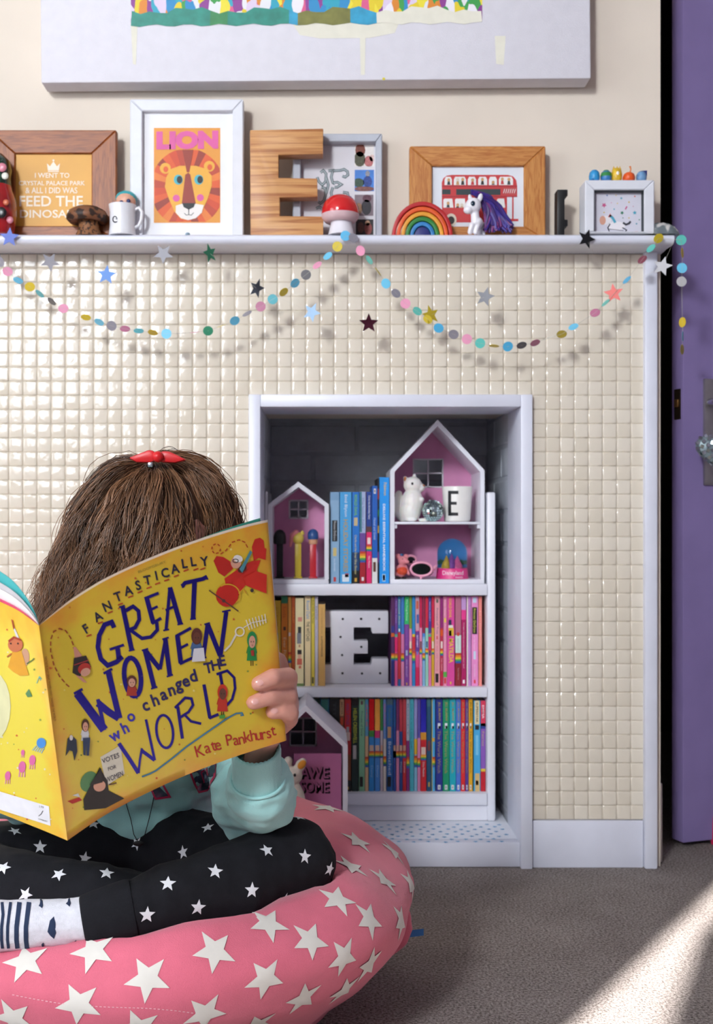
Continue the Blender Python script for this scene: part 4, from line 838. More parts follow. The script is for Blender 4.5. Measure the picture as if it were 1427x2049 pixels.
# red mushroom
d = 2.425; c = P(681, 0, d); k = d/F; zz = lambda py: P(0, py, d).z
r = thing('toadstool_lamp', (c.x, c.y, ZT), 'red-capped white toadstool ornament', 'ornament')
MB().lathe((c.x+.002, c.y, ZT), [(0, 0), (.027, 0), (.026, .004), (.022, .02), (.020, zz(432)-ZT), (0, zz(432)-ZT)], 32).build('stalk', M('#e2dfe6', .3, var=.02), r, smooth=60)
MB().lathe((c.x, c.y, 0), [(.018, zz(444)), (.030, zz(444)), (.0365, zz(436)), (.0385, zz(428)), (.0375, zz(418)), (.033, zz(406)), (.024, zz(396)), (.012, zz(391)), (0, zz(390))], 40).build('cap', M('#cf1f22', .15, var=.03, coat=.5), r, smooth=70)
MB().lathe((c.x, c.y, 0), [(.017, zz(445)), (.031, zz(444.5)), (.037, zz(437)), (.0385, zz(430))], 40).build('rim', M('#d8b8bc', .3), r, smooth=70)
# rainbow stacker
d = 2.425; c = P(845.5, 0, d); k = d/F; y = d-D
r = thing('rainbow_stacker', (c.x, y, ZT), 'wooden toy rainbow of nested coloured arches', 'toy')
R0 = P(0, 403, d).z-ZT; st = R0/6.6
for i, col in enumerate(('#b3181e', '#d9531a', '#dd962a', '#2a7a32', '#2a78b4', '#23296e')):
    ro, ri = R0-i*st*.98, R0-i*st*.98-st*.8; n = 22; fx = 60.5*k/R0
    if i == 5: pts = [(c.x+ro*fx*math.cos(math.pi*j/n), ZT+ro*math.sin(math.pi*j/n)) for j in range(n+1)]
    else: pts = [(c.x+ro*fx*math.cos(math.pi*j/n), ZT+ro*math.sin(math.pi*j/n)) for j in range(n+1)]+[(c.x+ri*fx*math.cos(math.pi*j/n), ZT+ri*math.sin(math.pi*j/n)) for j in range(n, -1, -1)]
    MB().prism(pts, y, y+.03).build('arch', M(col, .5, var=.06), r, bev=.0012, seg=2)
# 5 pine frame with the bus
d = 2.465; r = frame('framed_print', 'wide pine frame with a red double-decker bus print', 820, 292, 1092, 865, 332, 1049, 453, d, .022, (pine_h, pine_v), .008, M('#dbdfe6', .6, var=.01))
S = lambda cx, cy: (780+cx/4.197, 270+cy/4.197); TS = lambda L_: [S(*q_) for q_ in L_]; t = MB(); mp = [plane(d+.008, .0004*(i+1)) for i in range(4)]
bm_ = [M(c, .55, var=.03) for c in ('#c2383a', '#e8e6e4', '#2f3a3c', '#d8cdbb', '#26221f', '#a02c34', '#c89a6a', '#b84a4a')]
t.poly(TS([(437, 400), (450, 365), (480, 342), (520, 336), (990, 336), (1035, 348), (1062, 380), (1070, 430), (1070, 520), (985, 520), (985, 705), (1080, 705), (1080, 725), (985, 725), (985, 735), (440, 735)]), mp[0], 0)
t.poly(TS([(1028, 520), (1040, 520), (1040, 705), (1028, 705)]), mp[0], 0)
for i, (a, b) in enumerate(((460, 522), (538, 640), (655, 725), (742, 818), (832, 900), (916, 1035))): t.poly(TS([(a, 422), (a, 375), (a+12, 352), (b-12, 352), (b, 375), (b, 422)]), mp[1], 1)
t.poly(TS([(437, 428), (1070, 428), (1070, 436), (437, 436)]), mp[1], 5); t.poly(TS([(437, 514), (1070, 514), (1070, 522), (437, 522)]), mp[1], 5)
t.poly(TS([(440, 458), (510, 458), (510, 500), (440, 500)]), mp[1], 2); t.poly(TS([(558, 455), (930, 455), (930, 505), (558, 505)]), mp[1], 2)
for a, b in ((450, 535), (548, 640), (660, 720), (745, 800), (830, 880), (900, 970)): t.poly(TS([(a, 612), (a, 545), (a+10, 536), (b-10, 536), (b, 612)]), mp[1], 1)
t.poly(TS([(950, 445), (1065, 445), (1065, 505), (950, 505)]), mp[1], 7)
for x, y, c_, h in ((495, 380, 2, 40), (570, 378, 6, 42), (612, 375, 4, 45), (695, 380, 0, 40), (778, 375, 4, 44), (868, 400, 2, 20), (945, 372, 0, 44), (1000, 375, 2, 44), (490, 575, 2, 36), (570, 590, 4, 22), (605, 590, 6, 20)):
    t.poly(TS([(x-14, y+h), (x+14, y+h), (x+8, y+8), (x-8, y+8)]), mp[2], c_); t.circ(*S(x, y), 3, 3.4, mp[3], 6 if c_ != 6 else 3, 10)
for x in (515, 930): t.circ(*S(x, 715), 11, 13, mp[2], 3); t.circ(*S(x, 718), 7, 8, mp[3], 4)
for i in range(6): t.stroke(TS([(955+i*18, 490), (965+i*18, 455)]), 1.2, mp[2], 1)
t.build('bus_print', bm_, r)
# toy pony
d = 2.42; c = P(950, 0, d); zz = lambda px, py, dy=0: P(px, py, d+dy)
r = thing('toy_pony', (c.x, c.y, ZT), 'small white plastic toy pony with a purple mane', 'toy'); m_ = MB()
m_.ell(zz(947, 412), (.0165, .016, .0165)); m_.ell(zz(937, 420, -.006), (.010, .010, .0085)); m_.cap([(zz(950, 425), .0085), (zz(952, 445), .0095)]); m_.ell(zz(955, 447, .012), (.012, .022, .012))
for px, dy in ((941, -.004), (952, -.002), (960, .026), (966, .028)): m_.cap([(zz(px+4, 450, dy), .0058), (zz(px, 462, dy), .0052), (Vector((zz(px, 460, dy).x, d+dy-D, ZT+.005)), .0056)])
m_.ell(zz(941, 397, .002), (.0045, .003, .009), rot=Euler((0, math.radians(-10), 0)).to_matrix()); m_.ell(zz(961, 396, .0), (.0052, .003, .010), rot=Euler((0, math.radians(15), 0)).to_matrix())
m_.v = [Vector((v.x, v.y, max(v.z, ZT))) for v in m_.v]
organic('body', m_, .0014, M('#e8e6ec', .3, var=.02), r, 3)
MB().ell(zz(946.5, 407, -.0155), (.0045, .002, .0055), 12, 8).build('eye', M('#1f3040', .15), r, smooth=60)
mn = MB(); rnd = random.Random(3)
PUR2 = [M('#40226e', .5, var=.2, scale=100), M('#7a2a72', .5, var=.2, scale=100), M('#3a2a86', .5, var=.2, scale=100)]
for i in range(120):
    a = rnd.uniform(0, 1); p0 = zz(942+a*16+rnd.uniform(-2, 2), 384+a*6+rnd.uniform(-3, 3), .004+rnd.uniform(0, .01))
    p1 = zz(968+rnd.uniform(-6, 24), 386+rnd.uniform(-3, 16), .008+rnd.uniform(0, .02)); p2 = zz(975+rnd.uniform(-8, 32), 420+rnd.uniform(-10, 10), .012+rnd.uniform(0, .02)); p3 = zz(968+rnd.uniform(0, 58), 458+rnd.uniform(-8, 8), .01+rnd.uniform(0, .02))
    p3.z = max(p3.z, ZT+.003)
    pts = []
    for u in [j/10 for j in range(11)]: pts.append(p0*(1-u)**3+p1*3*u*(1-u)**2+p2*3*u*u*(1-u)+p3*u**3+Vector((math.sin(u*14+i)*.0015, 0, math.cos(u*11+i)*.001)))
    mn.tube(pts, [.0018+.0022*math.sin(math.pi*min(1, .15+u*.08)) for u in range(11)], 5, i % 3)
mn.build('mane', PUR2, r, smooth=70)
# black letter seen edge on
d = 2.43; S = lambda cx, cy: P(1080+cx/4.112, 300+cy/4.112, d); L_ = [S(*q_) for q_ in ((145, 325), (232, 325), (232, 378), (207, 378), (207, 572), (232, 572), (232, 625), (205, 632), (205, 700), (143, 700))]
o = MB().prism([(v.x, max(v.z, ZT) if i < 8 else ZT) for i, v in enumerate(L_)], d-D, d-D+.03).build('black_letter', M('#101012', .45, var=.03), bev=.0015)
tag(o, 'small black wooden letter turned edge-on beside the pine frame', 'letter')
# white box frame with unicorn confetti print
d = 2.405; r = frame('framed_print', 'small deep white box frame with a pony and confetti print', 1171, 360, 1310, 1190, 380, 1289, 480, d, .055, WM, .018, M('#d2d0dc', .6, var=.01))
sd_ = MB(); i0, i1 = P(1190, 380, d), P(1289, 480, d)
sd_.box(i0.x, i0.x+.0008, d-D+.002, d-D+.018, ZT+.004, i0.z); sd_.box(i1.x-.0008, i1.x, d-D+.002, d-D+.018, ZT+.004, i0.z); sd_.box(i0.x, i1.x, d-D+.002, d-D+.018, i0.z-.0008, i0.z)
sd_.build('inner_rim', M('#1c2a2e', .6), r)
S = lambda cx, cy: (1080+cx/4.112, 300+cy/4.112); TS = lambda L_: [S(*q_) for q_ in L_]; t = MB(); mp = plane(d+.018, .0004); mp2 = plane(d+.018, .0008)
cm = [M(c, .55, var=.02) for c in ('#e6e2e6', '#3a3a44', '#d8a08a', '#c85a8a', '#4aa0b8', '#2f7a5a', '#d8b84a', '#d8604a', '#4a6ab0')]
for x, y, R_, mi in ((530, 455, 22, 3), (678, 518, 17, 5), (782, 517, 18, 4), (672, 398, 12, 4), (555, 375, 9, 8), (783, 382, 9, 7), (613, 488, 9, 4), (640, 440, 7, 6), (735, 430, 9, 6), (797, 608, 9, 4), (735, 560, 8, 6), (685, 560, 6, 5), (530, 515, 8, 6), (795, 680, 16, 7), (820, 575, 7, 5), (590, 435, 5, 3), (628, 375, 7, 6), (770, 465, 5, 3)):
    s0 = S(x, y); t.poly([(s0[0]+a/4.1, s0[1]+b_/4.1) for a, b_ in star2(R_, .5, rot=random.uniform(0, 1))], mp, mi)
t.stroke(TS([(705, 490), (718, 465)]), 2.5, mp, 3)
t.circ(*S(545, 578), 11, 9, mp, 0); t.circ(*S(518, 580), 6.2, 9, mp2, 2); t.circ(*S(630, 625), 18, 9, mp, 0)
t.stroke(TS([(575, 540), (600, 560), (612, 580), (622, 600)]), 5, mp2, 4); t.stroke(TS([(568, 555), (580, 535), (590, 550)]), 3, mp2, 7); t.stroke(TS([(685, 600), (710, 615), (735, 605), (748, 588)]), 4, mp2, 1)
t.stroke(TS([(580, 610), (560, 640), (575, 680)]), 2, mp2, 1); t.stroke(TS([(680, 640), (715, 660), (700, 680)]), 2, mp2, 1); t.stroke(TS([(560, 650), (690, 665)]), .9, mp2, 1)
t.build('pony_print', cm, r)
ztop = P(0, 360, d).z+.0003
# little toys on top of the box frame
def toy(px, w, yt, col, label, extra):
    d2 = 2.425; a = P(px, yt, d2); wv = w*d2/F; r = thing('mini_toy', (a.x, a.y, ztop), label, 'toy', 'little toys on the white box frame'); h = a.z-ztop
    MB().lathe((a.x, a.y, ztop), [(0, 0), (wv*.36, 0), (wv*.47, h*.22), (wv*.5, h*.5), (wv*.42, h*.8), (wv*.22, h*.97), (0, h)], 18).build('body', M(col, .4, var=.12, scale=120), r, smooth=60)
    extra(r, a, wv, h)
def feet(col): return lambda r, a, w, h: [MB().ell((a.x+s*w*.25, a.y-w*.35, ztop+h*.12), (w*.16, w*.2, h*.12), 10, 6).build('foot', M(col, .4), r, smooth=60) for s in (-1, 1)]
toy(1189.5, 22, 340, '#2f90c8', 'round bright blue mini toy, leftmost on the box frame', feet('#1f6aa8'))
toy(1213, 23, 341, '#3a7ab8', 'blue mini toy with a green cap on the box frame', lambda r, a, w, h: MB().lathe((a.x, a.y, ztop+h*.45), [(0, 0), (w*.52, 0), (w*.46, h*.3), (w*.2, h*.55), (0, h*.58)], 16).build('cap', M('#3a8a4a', .4), r, smooth=60))
def yel(r, a, w, h):
    for s in (-.25, .05, .3): MB().lathe((a.x+s*w, a.y, ztop+h*.85), [(w*.16, 0), (w*.08, h*.15), (0, h*.3)], 8).build('crest', M('#dcb030', .4), r, smooth=60)
    MB().ell((a.x, a.y-w*.47, ztop+h*.55), (w*.14, w*.05, h*.14), 8, 6).build('eye', M('#f0ece0', .3), r, smooth=60)
toy(1234, 22, 336, '#d9b02c', 'tallest yellow mini toy with a crest on the box frame', yel)
toy(1258.5, 25, 345, '#e0581e', 'plump orange mini toy with a small stalk on the box frame', lambda r, a, w, h: MB().tube([(a.x+w*.1, a.y, ztop+h*.95), (a.x+w*.16, a.y, ztop+h*1.3), (a.x+w*.1, a.y, ztop+h*1.6)], [w*.06, w*.05, w*.08], 8).build('stalk', M('#e0782e', .4), r, smooth=60))
def pt(r, a, w, h): MB().prism([(a.x-w*.5, ztop+h*.6), (a.x+w*.5, ztop+h*.55), (a.x+w*.52, ztop+h*1.05), (a.x-w*.1, ztop+h*1.0)], a.y-w*.2, a.y+w*.2).build('hat', M('#2a3a78', .5), r, bev=.001)
toy(1283.5, 21, 343, '#6a94bc', 'blue-grey mini toy in a dark blue hat, rightmost on the box frame', pt)
# shell at the right end and adhesive blobs
d = 2.425; c = P(1322, 0, d); k = d/F; sh = MB(); n = 14
H = P(0, 446, d).z-ZT; R = 37*k
sh.ell((c.x, c.y, ZT), (R, .02, H), 28, 14); sh.v = [Vector((v.x, v.y+(.002*math.sin(v.x*600)), max(v.z, ZT))) for v in sh.v]
o = sh.build('seashell', spotted('#6a7478', '#c9c6c2', 45, .5), smooth=60); tag(o, 'mottled grey and white seashell at the right end of the mantel', 'shell')
for px, py, nm, lab in ((375, 469, '#8aa0b0', 'tiny blue-grey putty blob on the mantel below the LION frame'), (1352, 474, '#9aa6b8', 'tiny grey putty blob at the right mantel corner')):
    o = MB().ell(Vector((P(px, 0, 2.415).x, -.0805, ZM+.0015)), (.005, .005, .0035), 12, 8).build('putty_blob', M(nm, .6), smooth=60); tag(o, lab, 'putty')

# ================================================================ canvas on the wall
d = 2.445; cv = thing('canvas_painting', (P(633, 0, d).x, -.03, P(0, 187, 2.5).z), 'large white stretched canvas with a bright abstract painting', 'painting')
zb_l, zb_r = P(0, 166, d).z, P(0, 157, d).z; xl, xr = P(82, 0, d).x, P(1183, 0, d).x; HT = .95
MB().prism([(xl, zb_l), (xr, zb_r), (xr-.008, zb_r+HT), (xl-.008, zb_l+HT)], -.055, -.0005).build('canvas', M('#dfdde4', .8, var=.02, bump=.4, bscale=900), cv, bev=.004)
def paint():
    m = bpy.data.materials.new('paint'); m.use_nodes = True; nt = m.node_tree; L = nt.links.new; b = nt.nodes['Principled BSDF']
    tc = nt.nodes.new('ShaderNodeTexCoord'); n = nt.nodes.new('ShaderNodeTexNoise'); n.inputs['Scale'].default_value = 25
    mp_ = nt.nodes.new('ShaderNodeMapping'); mp_.inputs['Scale'].default_value = (1.3, 1, .55); L(tc.outputs['Object'], mp_.inputs['Vector'])
    ad = nt.nodes.new('ShaderNodeMixRGB'); ad.blend_type = 'LINEAR_LIGHT'; ad.inputs[0].default_value = .02; L(mp_.outputs[0], n.inputs['Vector']); L(mp_.outputs[0], ad.inputs[1]); L(n.outputs['Color'], ad.inputs[2])
    v = nt.nodes.new('ShaderNodeTexVoronoi'); v.inputs['Scale'].default_value = 42; L(ad.outputs[0], v.inputs['Vector'])
    sp = nt.nodes.new('ShaderNodeSeparateColor'); L(v.outputs['Color'], sp.inputs[0])
    r = nt.nodes.new('ShaderNodeValToRGB'); r.color_ramp.interpolation = 'CONSTANT'; e = r.color_ramp.elements
    cs = ['#e8e4ea', '#e0c828', '#2aa0b8', '#8a3a8e', '#e0e0e4', '#3a9a4a', '#d85a8a', '#d8842a', '#e8d83a', '#2a8ac0', '#d9c8e0']
    e[0].color = lin(cs[0])+[1]; e[1].position = 1/len(cs); e[1].color = lin(cs[1])+[1]
    for i in range(2, len(cs)): x = e.new(i/len(cs)); x.color = lin(cs[i])+[1]
    L(sp.outputs[0], r.inputs[0]); L(r.outputs[0], b.inputs['Base Color']); b.inputs['Roughness'].default_value = .5; return m
t = MB(); mp = plane(d, .0006); mp2 = plane(d, .001); N = 40
top = [(262+703*i/N, -420) for i in range(N+1)]; bot = [(262+703*i/N+(0), 46-5*i/N+3*math.sin(i*1.3)) for i in range(N+1)]
t.add([mp(*q_) for q_ in bot]+[mp(*q_) for q_ in top], [(i, i+1, N+2+i, N+1+i) for i in range(N)], 0)
bd = [(264+699*i/N, 22-4*i/N+4*math.sin(i*2.1)+(5*math.sin(i*.7))) for i in range(N+1)]; b2 = [(262+703*i/N, 52-6*i/N+2.5*math.sin(i*1.7)) for i in range(N+1)]
cs = ['#2f9aa8', '#2a8a7a', '#3a8a54', '#7a7a3a', '#2f9ac0']
for i in range(N): t.add([mp2(*b2[i]), mp2(*b2[i+1]), mp2(*bd[i+1]), mp2(*bd[i])], [(0, 1, 2, 3)], 1+(2 if 8 < i < 11 else 3 if 18 < i < 25 else 1 if i < 18 else 5 if i > 27 else 4))
t.poly([(585, 47), (800, 42), (790, 66), (740, 76), (640, 77), (600, 70)], plane(d, .0004), 6); t.poly([(720, 60), (732, 60), (730, 150), (722, 150)], plane(d, .0005), 6); t.poly([(990, 72), (1012, 72), (1008, 130), (993, 128)], plane(d, .0004), 6); t.circ(768, 158, 3, 3, plane(d, .0005), 7, 8); t.poly([(262, 52), (275, 52), (272, 130), (266, 128)], plane(d, .0004), 6)
t.build('paint_layer', [paint()]+[M(c, .5, var=.15) for c in cs]+[M('#e2dfcf', .8, var=.03), M('#d8c83a', .6)], cv)
# ================================================================ paper garlands on the mantel front
GC = dict(pink='#e79ab8', lb='#6cc4e6', mu='#cdb01e', te='#4fa9b4', gy='#8f8c96', dg='#5c5a5e', ma='#b8708e', ye='#d9c234', bl='#4fb0dc', mr='#7d3a4a', ol='#93802a', tq='#5cc0b4', si='#b8b6b8', gn='#3f9a76', wh='#d8d8d0')
A6 = lambda L: [(x/2.973, 440+y/2.973, n, c) for x, y, n, c in L]
A7 = lambda L: [(460+x/3.243, 440+y/3.243, n, c) for x, y, n, c in L]
A8 = lambda L: [(840+x/2.431, 440+y/2.431, n, c) for x, y, n, c in L]
run1 = A6([(-70, 160, .8, 'lb'), (-20, 215, .8, 'gy'), (2, 250, .8, 'gy'), (45, 307, .9, 'pink'), (108, 360, .6, 'lb'), (178, 398, .95, 'mu'), (237, 440, .4, 'te'), (307, 485, .45, 'dg'), (377, 527, .92, 'pink'), (511, 580, .65, 'mu'), (590, 608, .5, 'lb'), (664, 630, .9, 'gy'), (744, 648, .7, 'ma'), (825, 660, .6, 'te'), (909, 670, .4, 'mu'), (990, 677, 1, 'lb'), (1075, 675, .15, 'gy'), (1160, 668, .22, 'pink'), (1238, 660, .85, 'gn'), (1318, 630, .22, 'ye'), (1397, 600, .7, 'lb')]) + \
 A7([(112, 608, .5, 'gy'), (200, 562, 1, 'ma'), (278, 515, 1, 'te'), (350, 468, .5, 'ye'), (423, 411, .65, 'lb'), (494, 356, 1, 'dg'), (567, 294, .65, 'pink'), (636, 234, .7, 'lb'), (698, 173, 1, 'ye'), (750, 103, 1, 'bl'), (803, 117, .9, 'gy'), (848, 200, .8, 'pink'), (905, 260, .3, 'tq'), (962, 335, .25, 'ye'), (1013, 413, .8, 'lb'), (1078, 476, .85, 'gy'), (1140, 543, 1, 'pink'), (1217, 592, .55, 'tq'), (1285, 645, .6, 'ye'), (1355, 702, .8, 'bl')]) + \
 A8([(165, 557, .8, 'gy'), (230, 580, 1, 'pink'), (294, 600, 1, 'tq'), (362, 613, .12, 'ye'), (429, 616, .9, 'bl'), (496, 610, .55, 'dg'), (562, 598, .5, 'ma'), (630, 573, .12, 'wh'), (691, 556, .8, 'ol'), (748, 520, .6, 'lb'), (853, 452, .8, 'ma'), (905, 403, .25, 'tq'), (1008, 292, .3, 'bl'), (1083, 193, .55, 'mr'), (1125, 138, .5, 'tq'), (1162, 90, .8, 'ye'), (1272, 98, .9, 'tq'), (1278, 160, .5, 'mu'), (1276, 234, 1, 'lb'), (1274, 300, 1, 'si'), (1278, 498, .4, 'mu'), (1280, 567, .4, 'te'), (1277, 630, .6, 'ol')])
DG = 2.398
def depth(px, py): return DG if py > 480 else DG-.001
gr = thing('disc_garland', (0, DG-D, ZM), 'paper disc garland looped along the mantel front', 'garland')
pts = [P(x, y, DG) for x, y, n, c in run1]
MB().tube(pts, .00035, 5).build('thread', M('#b8b4a8', .8), gr)
dn = 14
for i, (x, y, n, c) in enumerate(run1):
    t = (pts[min(i+1, len(pts)-1)]-pts[max(i-1, 0)]).normalized(); f = Vector((0, -1, 0)); u = t.cross(f).normalized()
    a = math.acos(min(1, n))*random.choice((-1, 1)); nn = (f*math.cos(a)+u*math.sin(a)); uu = t.cross(nn).normalized(); R = .0104; mb = MB(); c0 = pts[i]
    for h in (-.0002, .0002): mb.v += [c0+nn*h+(t*math.cos(2*math.pi*k/dn)+uu*math.sin(2*math.pi*k/dn))*R for k in range(dn)]
    mb.f = [tuple(range(dn-1, -1, -1)), tuple(range(dn, 2*dn))]+[(k, (k+1) % dn, (k+1) % dn+dn, k+dn) for k in range(dn)]; mb.m = [0]*len(mb.f)
    mb.build('paper_disc', M(GC[c], .45, var=.03), gr)
st = [(-60, 505, .8, 0, '#9a9aa4', 0), (19, 475, 1, .05, '#2a4fb4', 0), (100, 524, .9, .5, '#a9a8b0', 0), (213, 550, 1, .1, '#3f7fcf', 0), (327, 508, 1, .65, '#8f8f98', 0), (420, 507, .6, .9, '#1f7a58', 0), (514, 577, .8, .4, '#7a8a90', 1), (624, 625, .9, .5, '#9dbfe0', 0), (738, 647, 1, 0, '#8a4a5a', 1), (862, 630, .9, -.3, '#bfa82a', 0), (971, 594, .9, .3, '#6a6a6e', .6), (1174, 478, .95, .3, '#16161a', .3), (1228, 587, .95, -.1, '#dc564c', 0), (1326, 533, .9, .3, '#b4b2b6', 0)]
sg = thing('star_garland', (0, DG-D, ZM), 'paper star garland of scattered coloured stars hung from the mantel', 'garland')
path = [(x, y) for x, y, *_ in st]
path = path[:5]+[(375, 469)]+path[5:11]+[(1085, 540)]+path[11:]+[(1352, 474)]
MB().tube([P(x, y, DG+.004) for x, y in path], .00018, 4).build('thread', M('#cfcac0', .8), sg)
for x, y, n, ro, c, me in st:
    a = math.acos(n)*random.choice((-1, 1)); c0 = P(x, y, DG+.003); rm = Euler((0, 0, a)).to_matrix(); s2 = star2(.0205, .45, rot=ro); mb = MB()
    for h in (-.0002, .0002): mb.v += [c0+rm @ Vector((p0, h, p1)) for p0, p1 in s2]
    mb.f = [tuple(range(10)), tuple(range(19, 9, -1))]+[(k, k+10, (k+1) % 10+10, (k+1) % 10) for k in range(10)]; mb.m = [0]*12
    mb.build('paper_star', M(c, .12 if me == 1 else .45, me, var=.25 if me == 1 else .03, scale=60), sg)
# ================================================================ beanbag
lg1 = [(P(330, 1700, 1.765), .068), (P(455, 1722, 1.675), .060), (P(586, 1722, 1.58), .0575), (P(466, 1768, 1.50), .0525), (P(343, 1799, 1.445), .0435), (P(262, 1822, 1.42), .0352)]
lg2 = [(P(215, 1700, 1.765), .068), (P(40, 1725, 1.69), .060), (P(-110, 1745, 1.62), .056), (P(60, 1790, 1.56), .054), (P(200, 1802, 1.535), .047), (P(320, 1805, 1.535), .034)]
sock = [(P(185, 1840, 1.41), .0268), (P(120, 1846, 1.405), .0272), (P(50, 1850, 1.40), .0285), (P(-10, 1854, 1.395), .0305), (P(-90, 1858, 1.385), .027), (P(-160, 1864, 1.38), .021)]
bb = thing('beanbag', (-.25, -.72, 0), 'pink beanbag printed with large off-white stars', 'beanbag')
PINKF = M('#d9697f', .85, var=.04, scale=25, bump=.35, bscale=700, sheen=.2)
prof = [(0, .002), (.18, .002), (.25, .006), (.275, .034), (.32, .076), (.372, .132), (.390, .182), (.372, .2236), (.315, .268), (.25, .300), (.15, .32), (.07, .328), (0, .33)]
def dens(pr, m):
    out = []
    for i in range(len(pr)-1):
        p0, p1, p2, p3 = [Vector(pr[max(0, min(len(pr)-1, i+j))]) for j in (-1, 0, 1, 2)]
        for k in range(m):
            t = k/m; out.append(.5*((2*p1)+(-p0+p2)*t+(2*p0-5*p1+4*p2-p3)*t*t+(-p0+3*p1-3*p2+p3)*t**3))
    return out+[Vector(pr[-1])]
pr = dens(prof, 5); n = 144; mb = MB(); k = len(pr); bx, by = -.25, -.72
chains = [c_ for L_ in (lg1, lg2, sock) for c_ in zip(L_, L_[1:])]
for j, q_ in enumerate(pr):
    for i in range(n):
        a = 2*math.pi*i/n; r, z = max(q_.x, .0005), q_.y
        da = (a-math.radians(22)+math.pi) % (2*math.pi)-math.pi
        f = 1+.03*math.exp(-(da/.22)**2)*math.exp(-((z-.16)/.06)**2)
        fy = f*(1+.12*min(1, max(0, z/.14)) if math.sin(a) < 0 else 1)
        x, y = bx+r*f*math.cos(a), by+r*fy*math.sin(a)
        w = min(1, max(0, (z-.12)/.1)); g = math.exp(-((x+.27)**2/(2*.14**2)+(y+.74)**2/(2*.13**2)))
        z -= w*.15*g
        for (p0, r0), (p1, r1) in chains:
            ex, ey = p1.x-p0.x, p1.y-p0.y; t = max(0, min(1, ((x-p0.x)*ex+(y-p0.y)*ey)/(ex*ex+ey*ey)))
            dd_ = math.hypot(x-p0.x-ex*t, y-p0.y-ey*t); rr = r0+(r1-r0)*t; zz_ = p0.z+(p1.z-p0.z)*t
            lim = zz_-math.sqrt(max(0, rr*rr-dd_*dd_))*.93 if dd_ < rr else zz_+(dd_-rr)*.35
            if z > lim and z > .1: z = max(.1, lim)
        nz = noise.noise(Vector((x*7, y*7, z*7)))*.013+noise.noise(Vector((a*3, z*26, r*4)))*.006*(1 if z > .02 else 0)
        fold = .005*math.sin(a*17+z*30)*math.exp(-((z-.05)/.05)**2)
        rr = 1+(nz+fold)/max(r, .1) if z > .02 else 1
        mb.v.append(Vector((bx+(x-bx)*rr, by+(y-by)*rr, max(.001, z+(nz*.6 if z > .03 else 0)))))
for j in range(k-1):
    for i in range(n): mb.f.append((j*n+i, j*n+(i+1) % n, (j+1)*n+(i+1) % n, (j+1)*n+i)); mb.m.append(0)
bag = mb.build('cover', PINKF, bb, smooth=180); bvb = bvh_of(bag)
S6 = lambda cx, cy: (cx/1.659, 1560+cy/1.659)
for cx, cy, ro in ((490, 660, .1), (262, 745, .15), (712, 570, .3), (680, 775, -.1), (880, 660, .1), (1030, 535, .2), (1005, 725, .4), (1120, 400, .1), (1225, 465, .3), (1140, 590, .1), (1165, 290, .2), (1275, 335, .5), (890, 480, .3), (85, 605, .2), (1185, 205, .4), (1085, 95, .2), (310, 570, .1), (1365, 350, .2), (1225, 612, .5), (1305, 240, .2), (45, 790, .2), (1330, 470, .3), (850, 810, .2), (1140, 700, .3), (1045, 40, .2), (460, 820, .3)):
    sm = MB(); decal(sm, bvb, *S6(cx, cy), .0275, ro+math.pi, .0013)
    if sm.v: sm.build('star_print', M('#dcd8d0', .85, var=.03), bag, smooth=180)
# pinched corner, tag and seam
cf = MB(); a0 = P(815, 1845, 1.885); cf.cap([(P(770, 1810, 1.80), .026), (P(802, 1835, 1.80), .017), (P(812, 1858, 1.80), .011), (P(800, 1880, 1.80), .013), (P(776, 1898, 1.80), .013)]); cf.cap([(P(760, 1850, 1.80), .022), (P(795, 1862, 1.80), .016)])
cf.v = [Vector((v.x, v.y, max(v.z, .001))) for v in cf.v]
organic('corner_fold', cf, .004, PINKF, bb, 5)
tg = MB(); tg.add([P(802, 1864, 1.80), P(848, 1858, 1.80), P(848, 1872, 1.80), P(802, 1878, 1.80), P(802, 1864, 1.804), P(848, 1858, 1.804), P(848, 1872, 1.804), P(802, 1878, 1.804)], [(0, 1, 2, 3), (7, 6, 5, 4), (0, 4, 5, 1), (1, 5, 6, 2), (2, 6, 7, 3), (3, 7, 4, 0)])
tg.build('fabric_tag', M('#2f6fb4', .6), bb)
sl = MB(); mp = bmap(bvb, .001)
for i in range(46):
    x = 25+i*8.3; y = 1990+ (i*8.3)*.115+6*math.sin(i*.12); sl.stroke([(x, y), (x+4.6, y+.5)], 1.5, mp)
sl.build('seam_stitching', M('#e7b4bc', .8), bag)

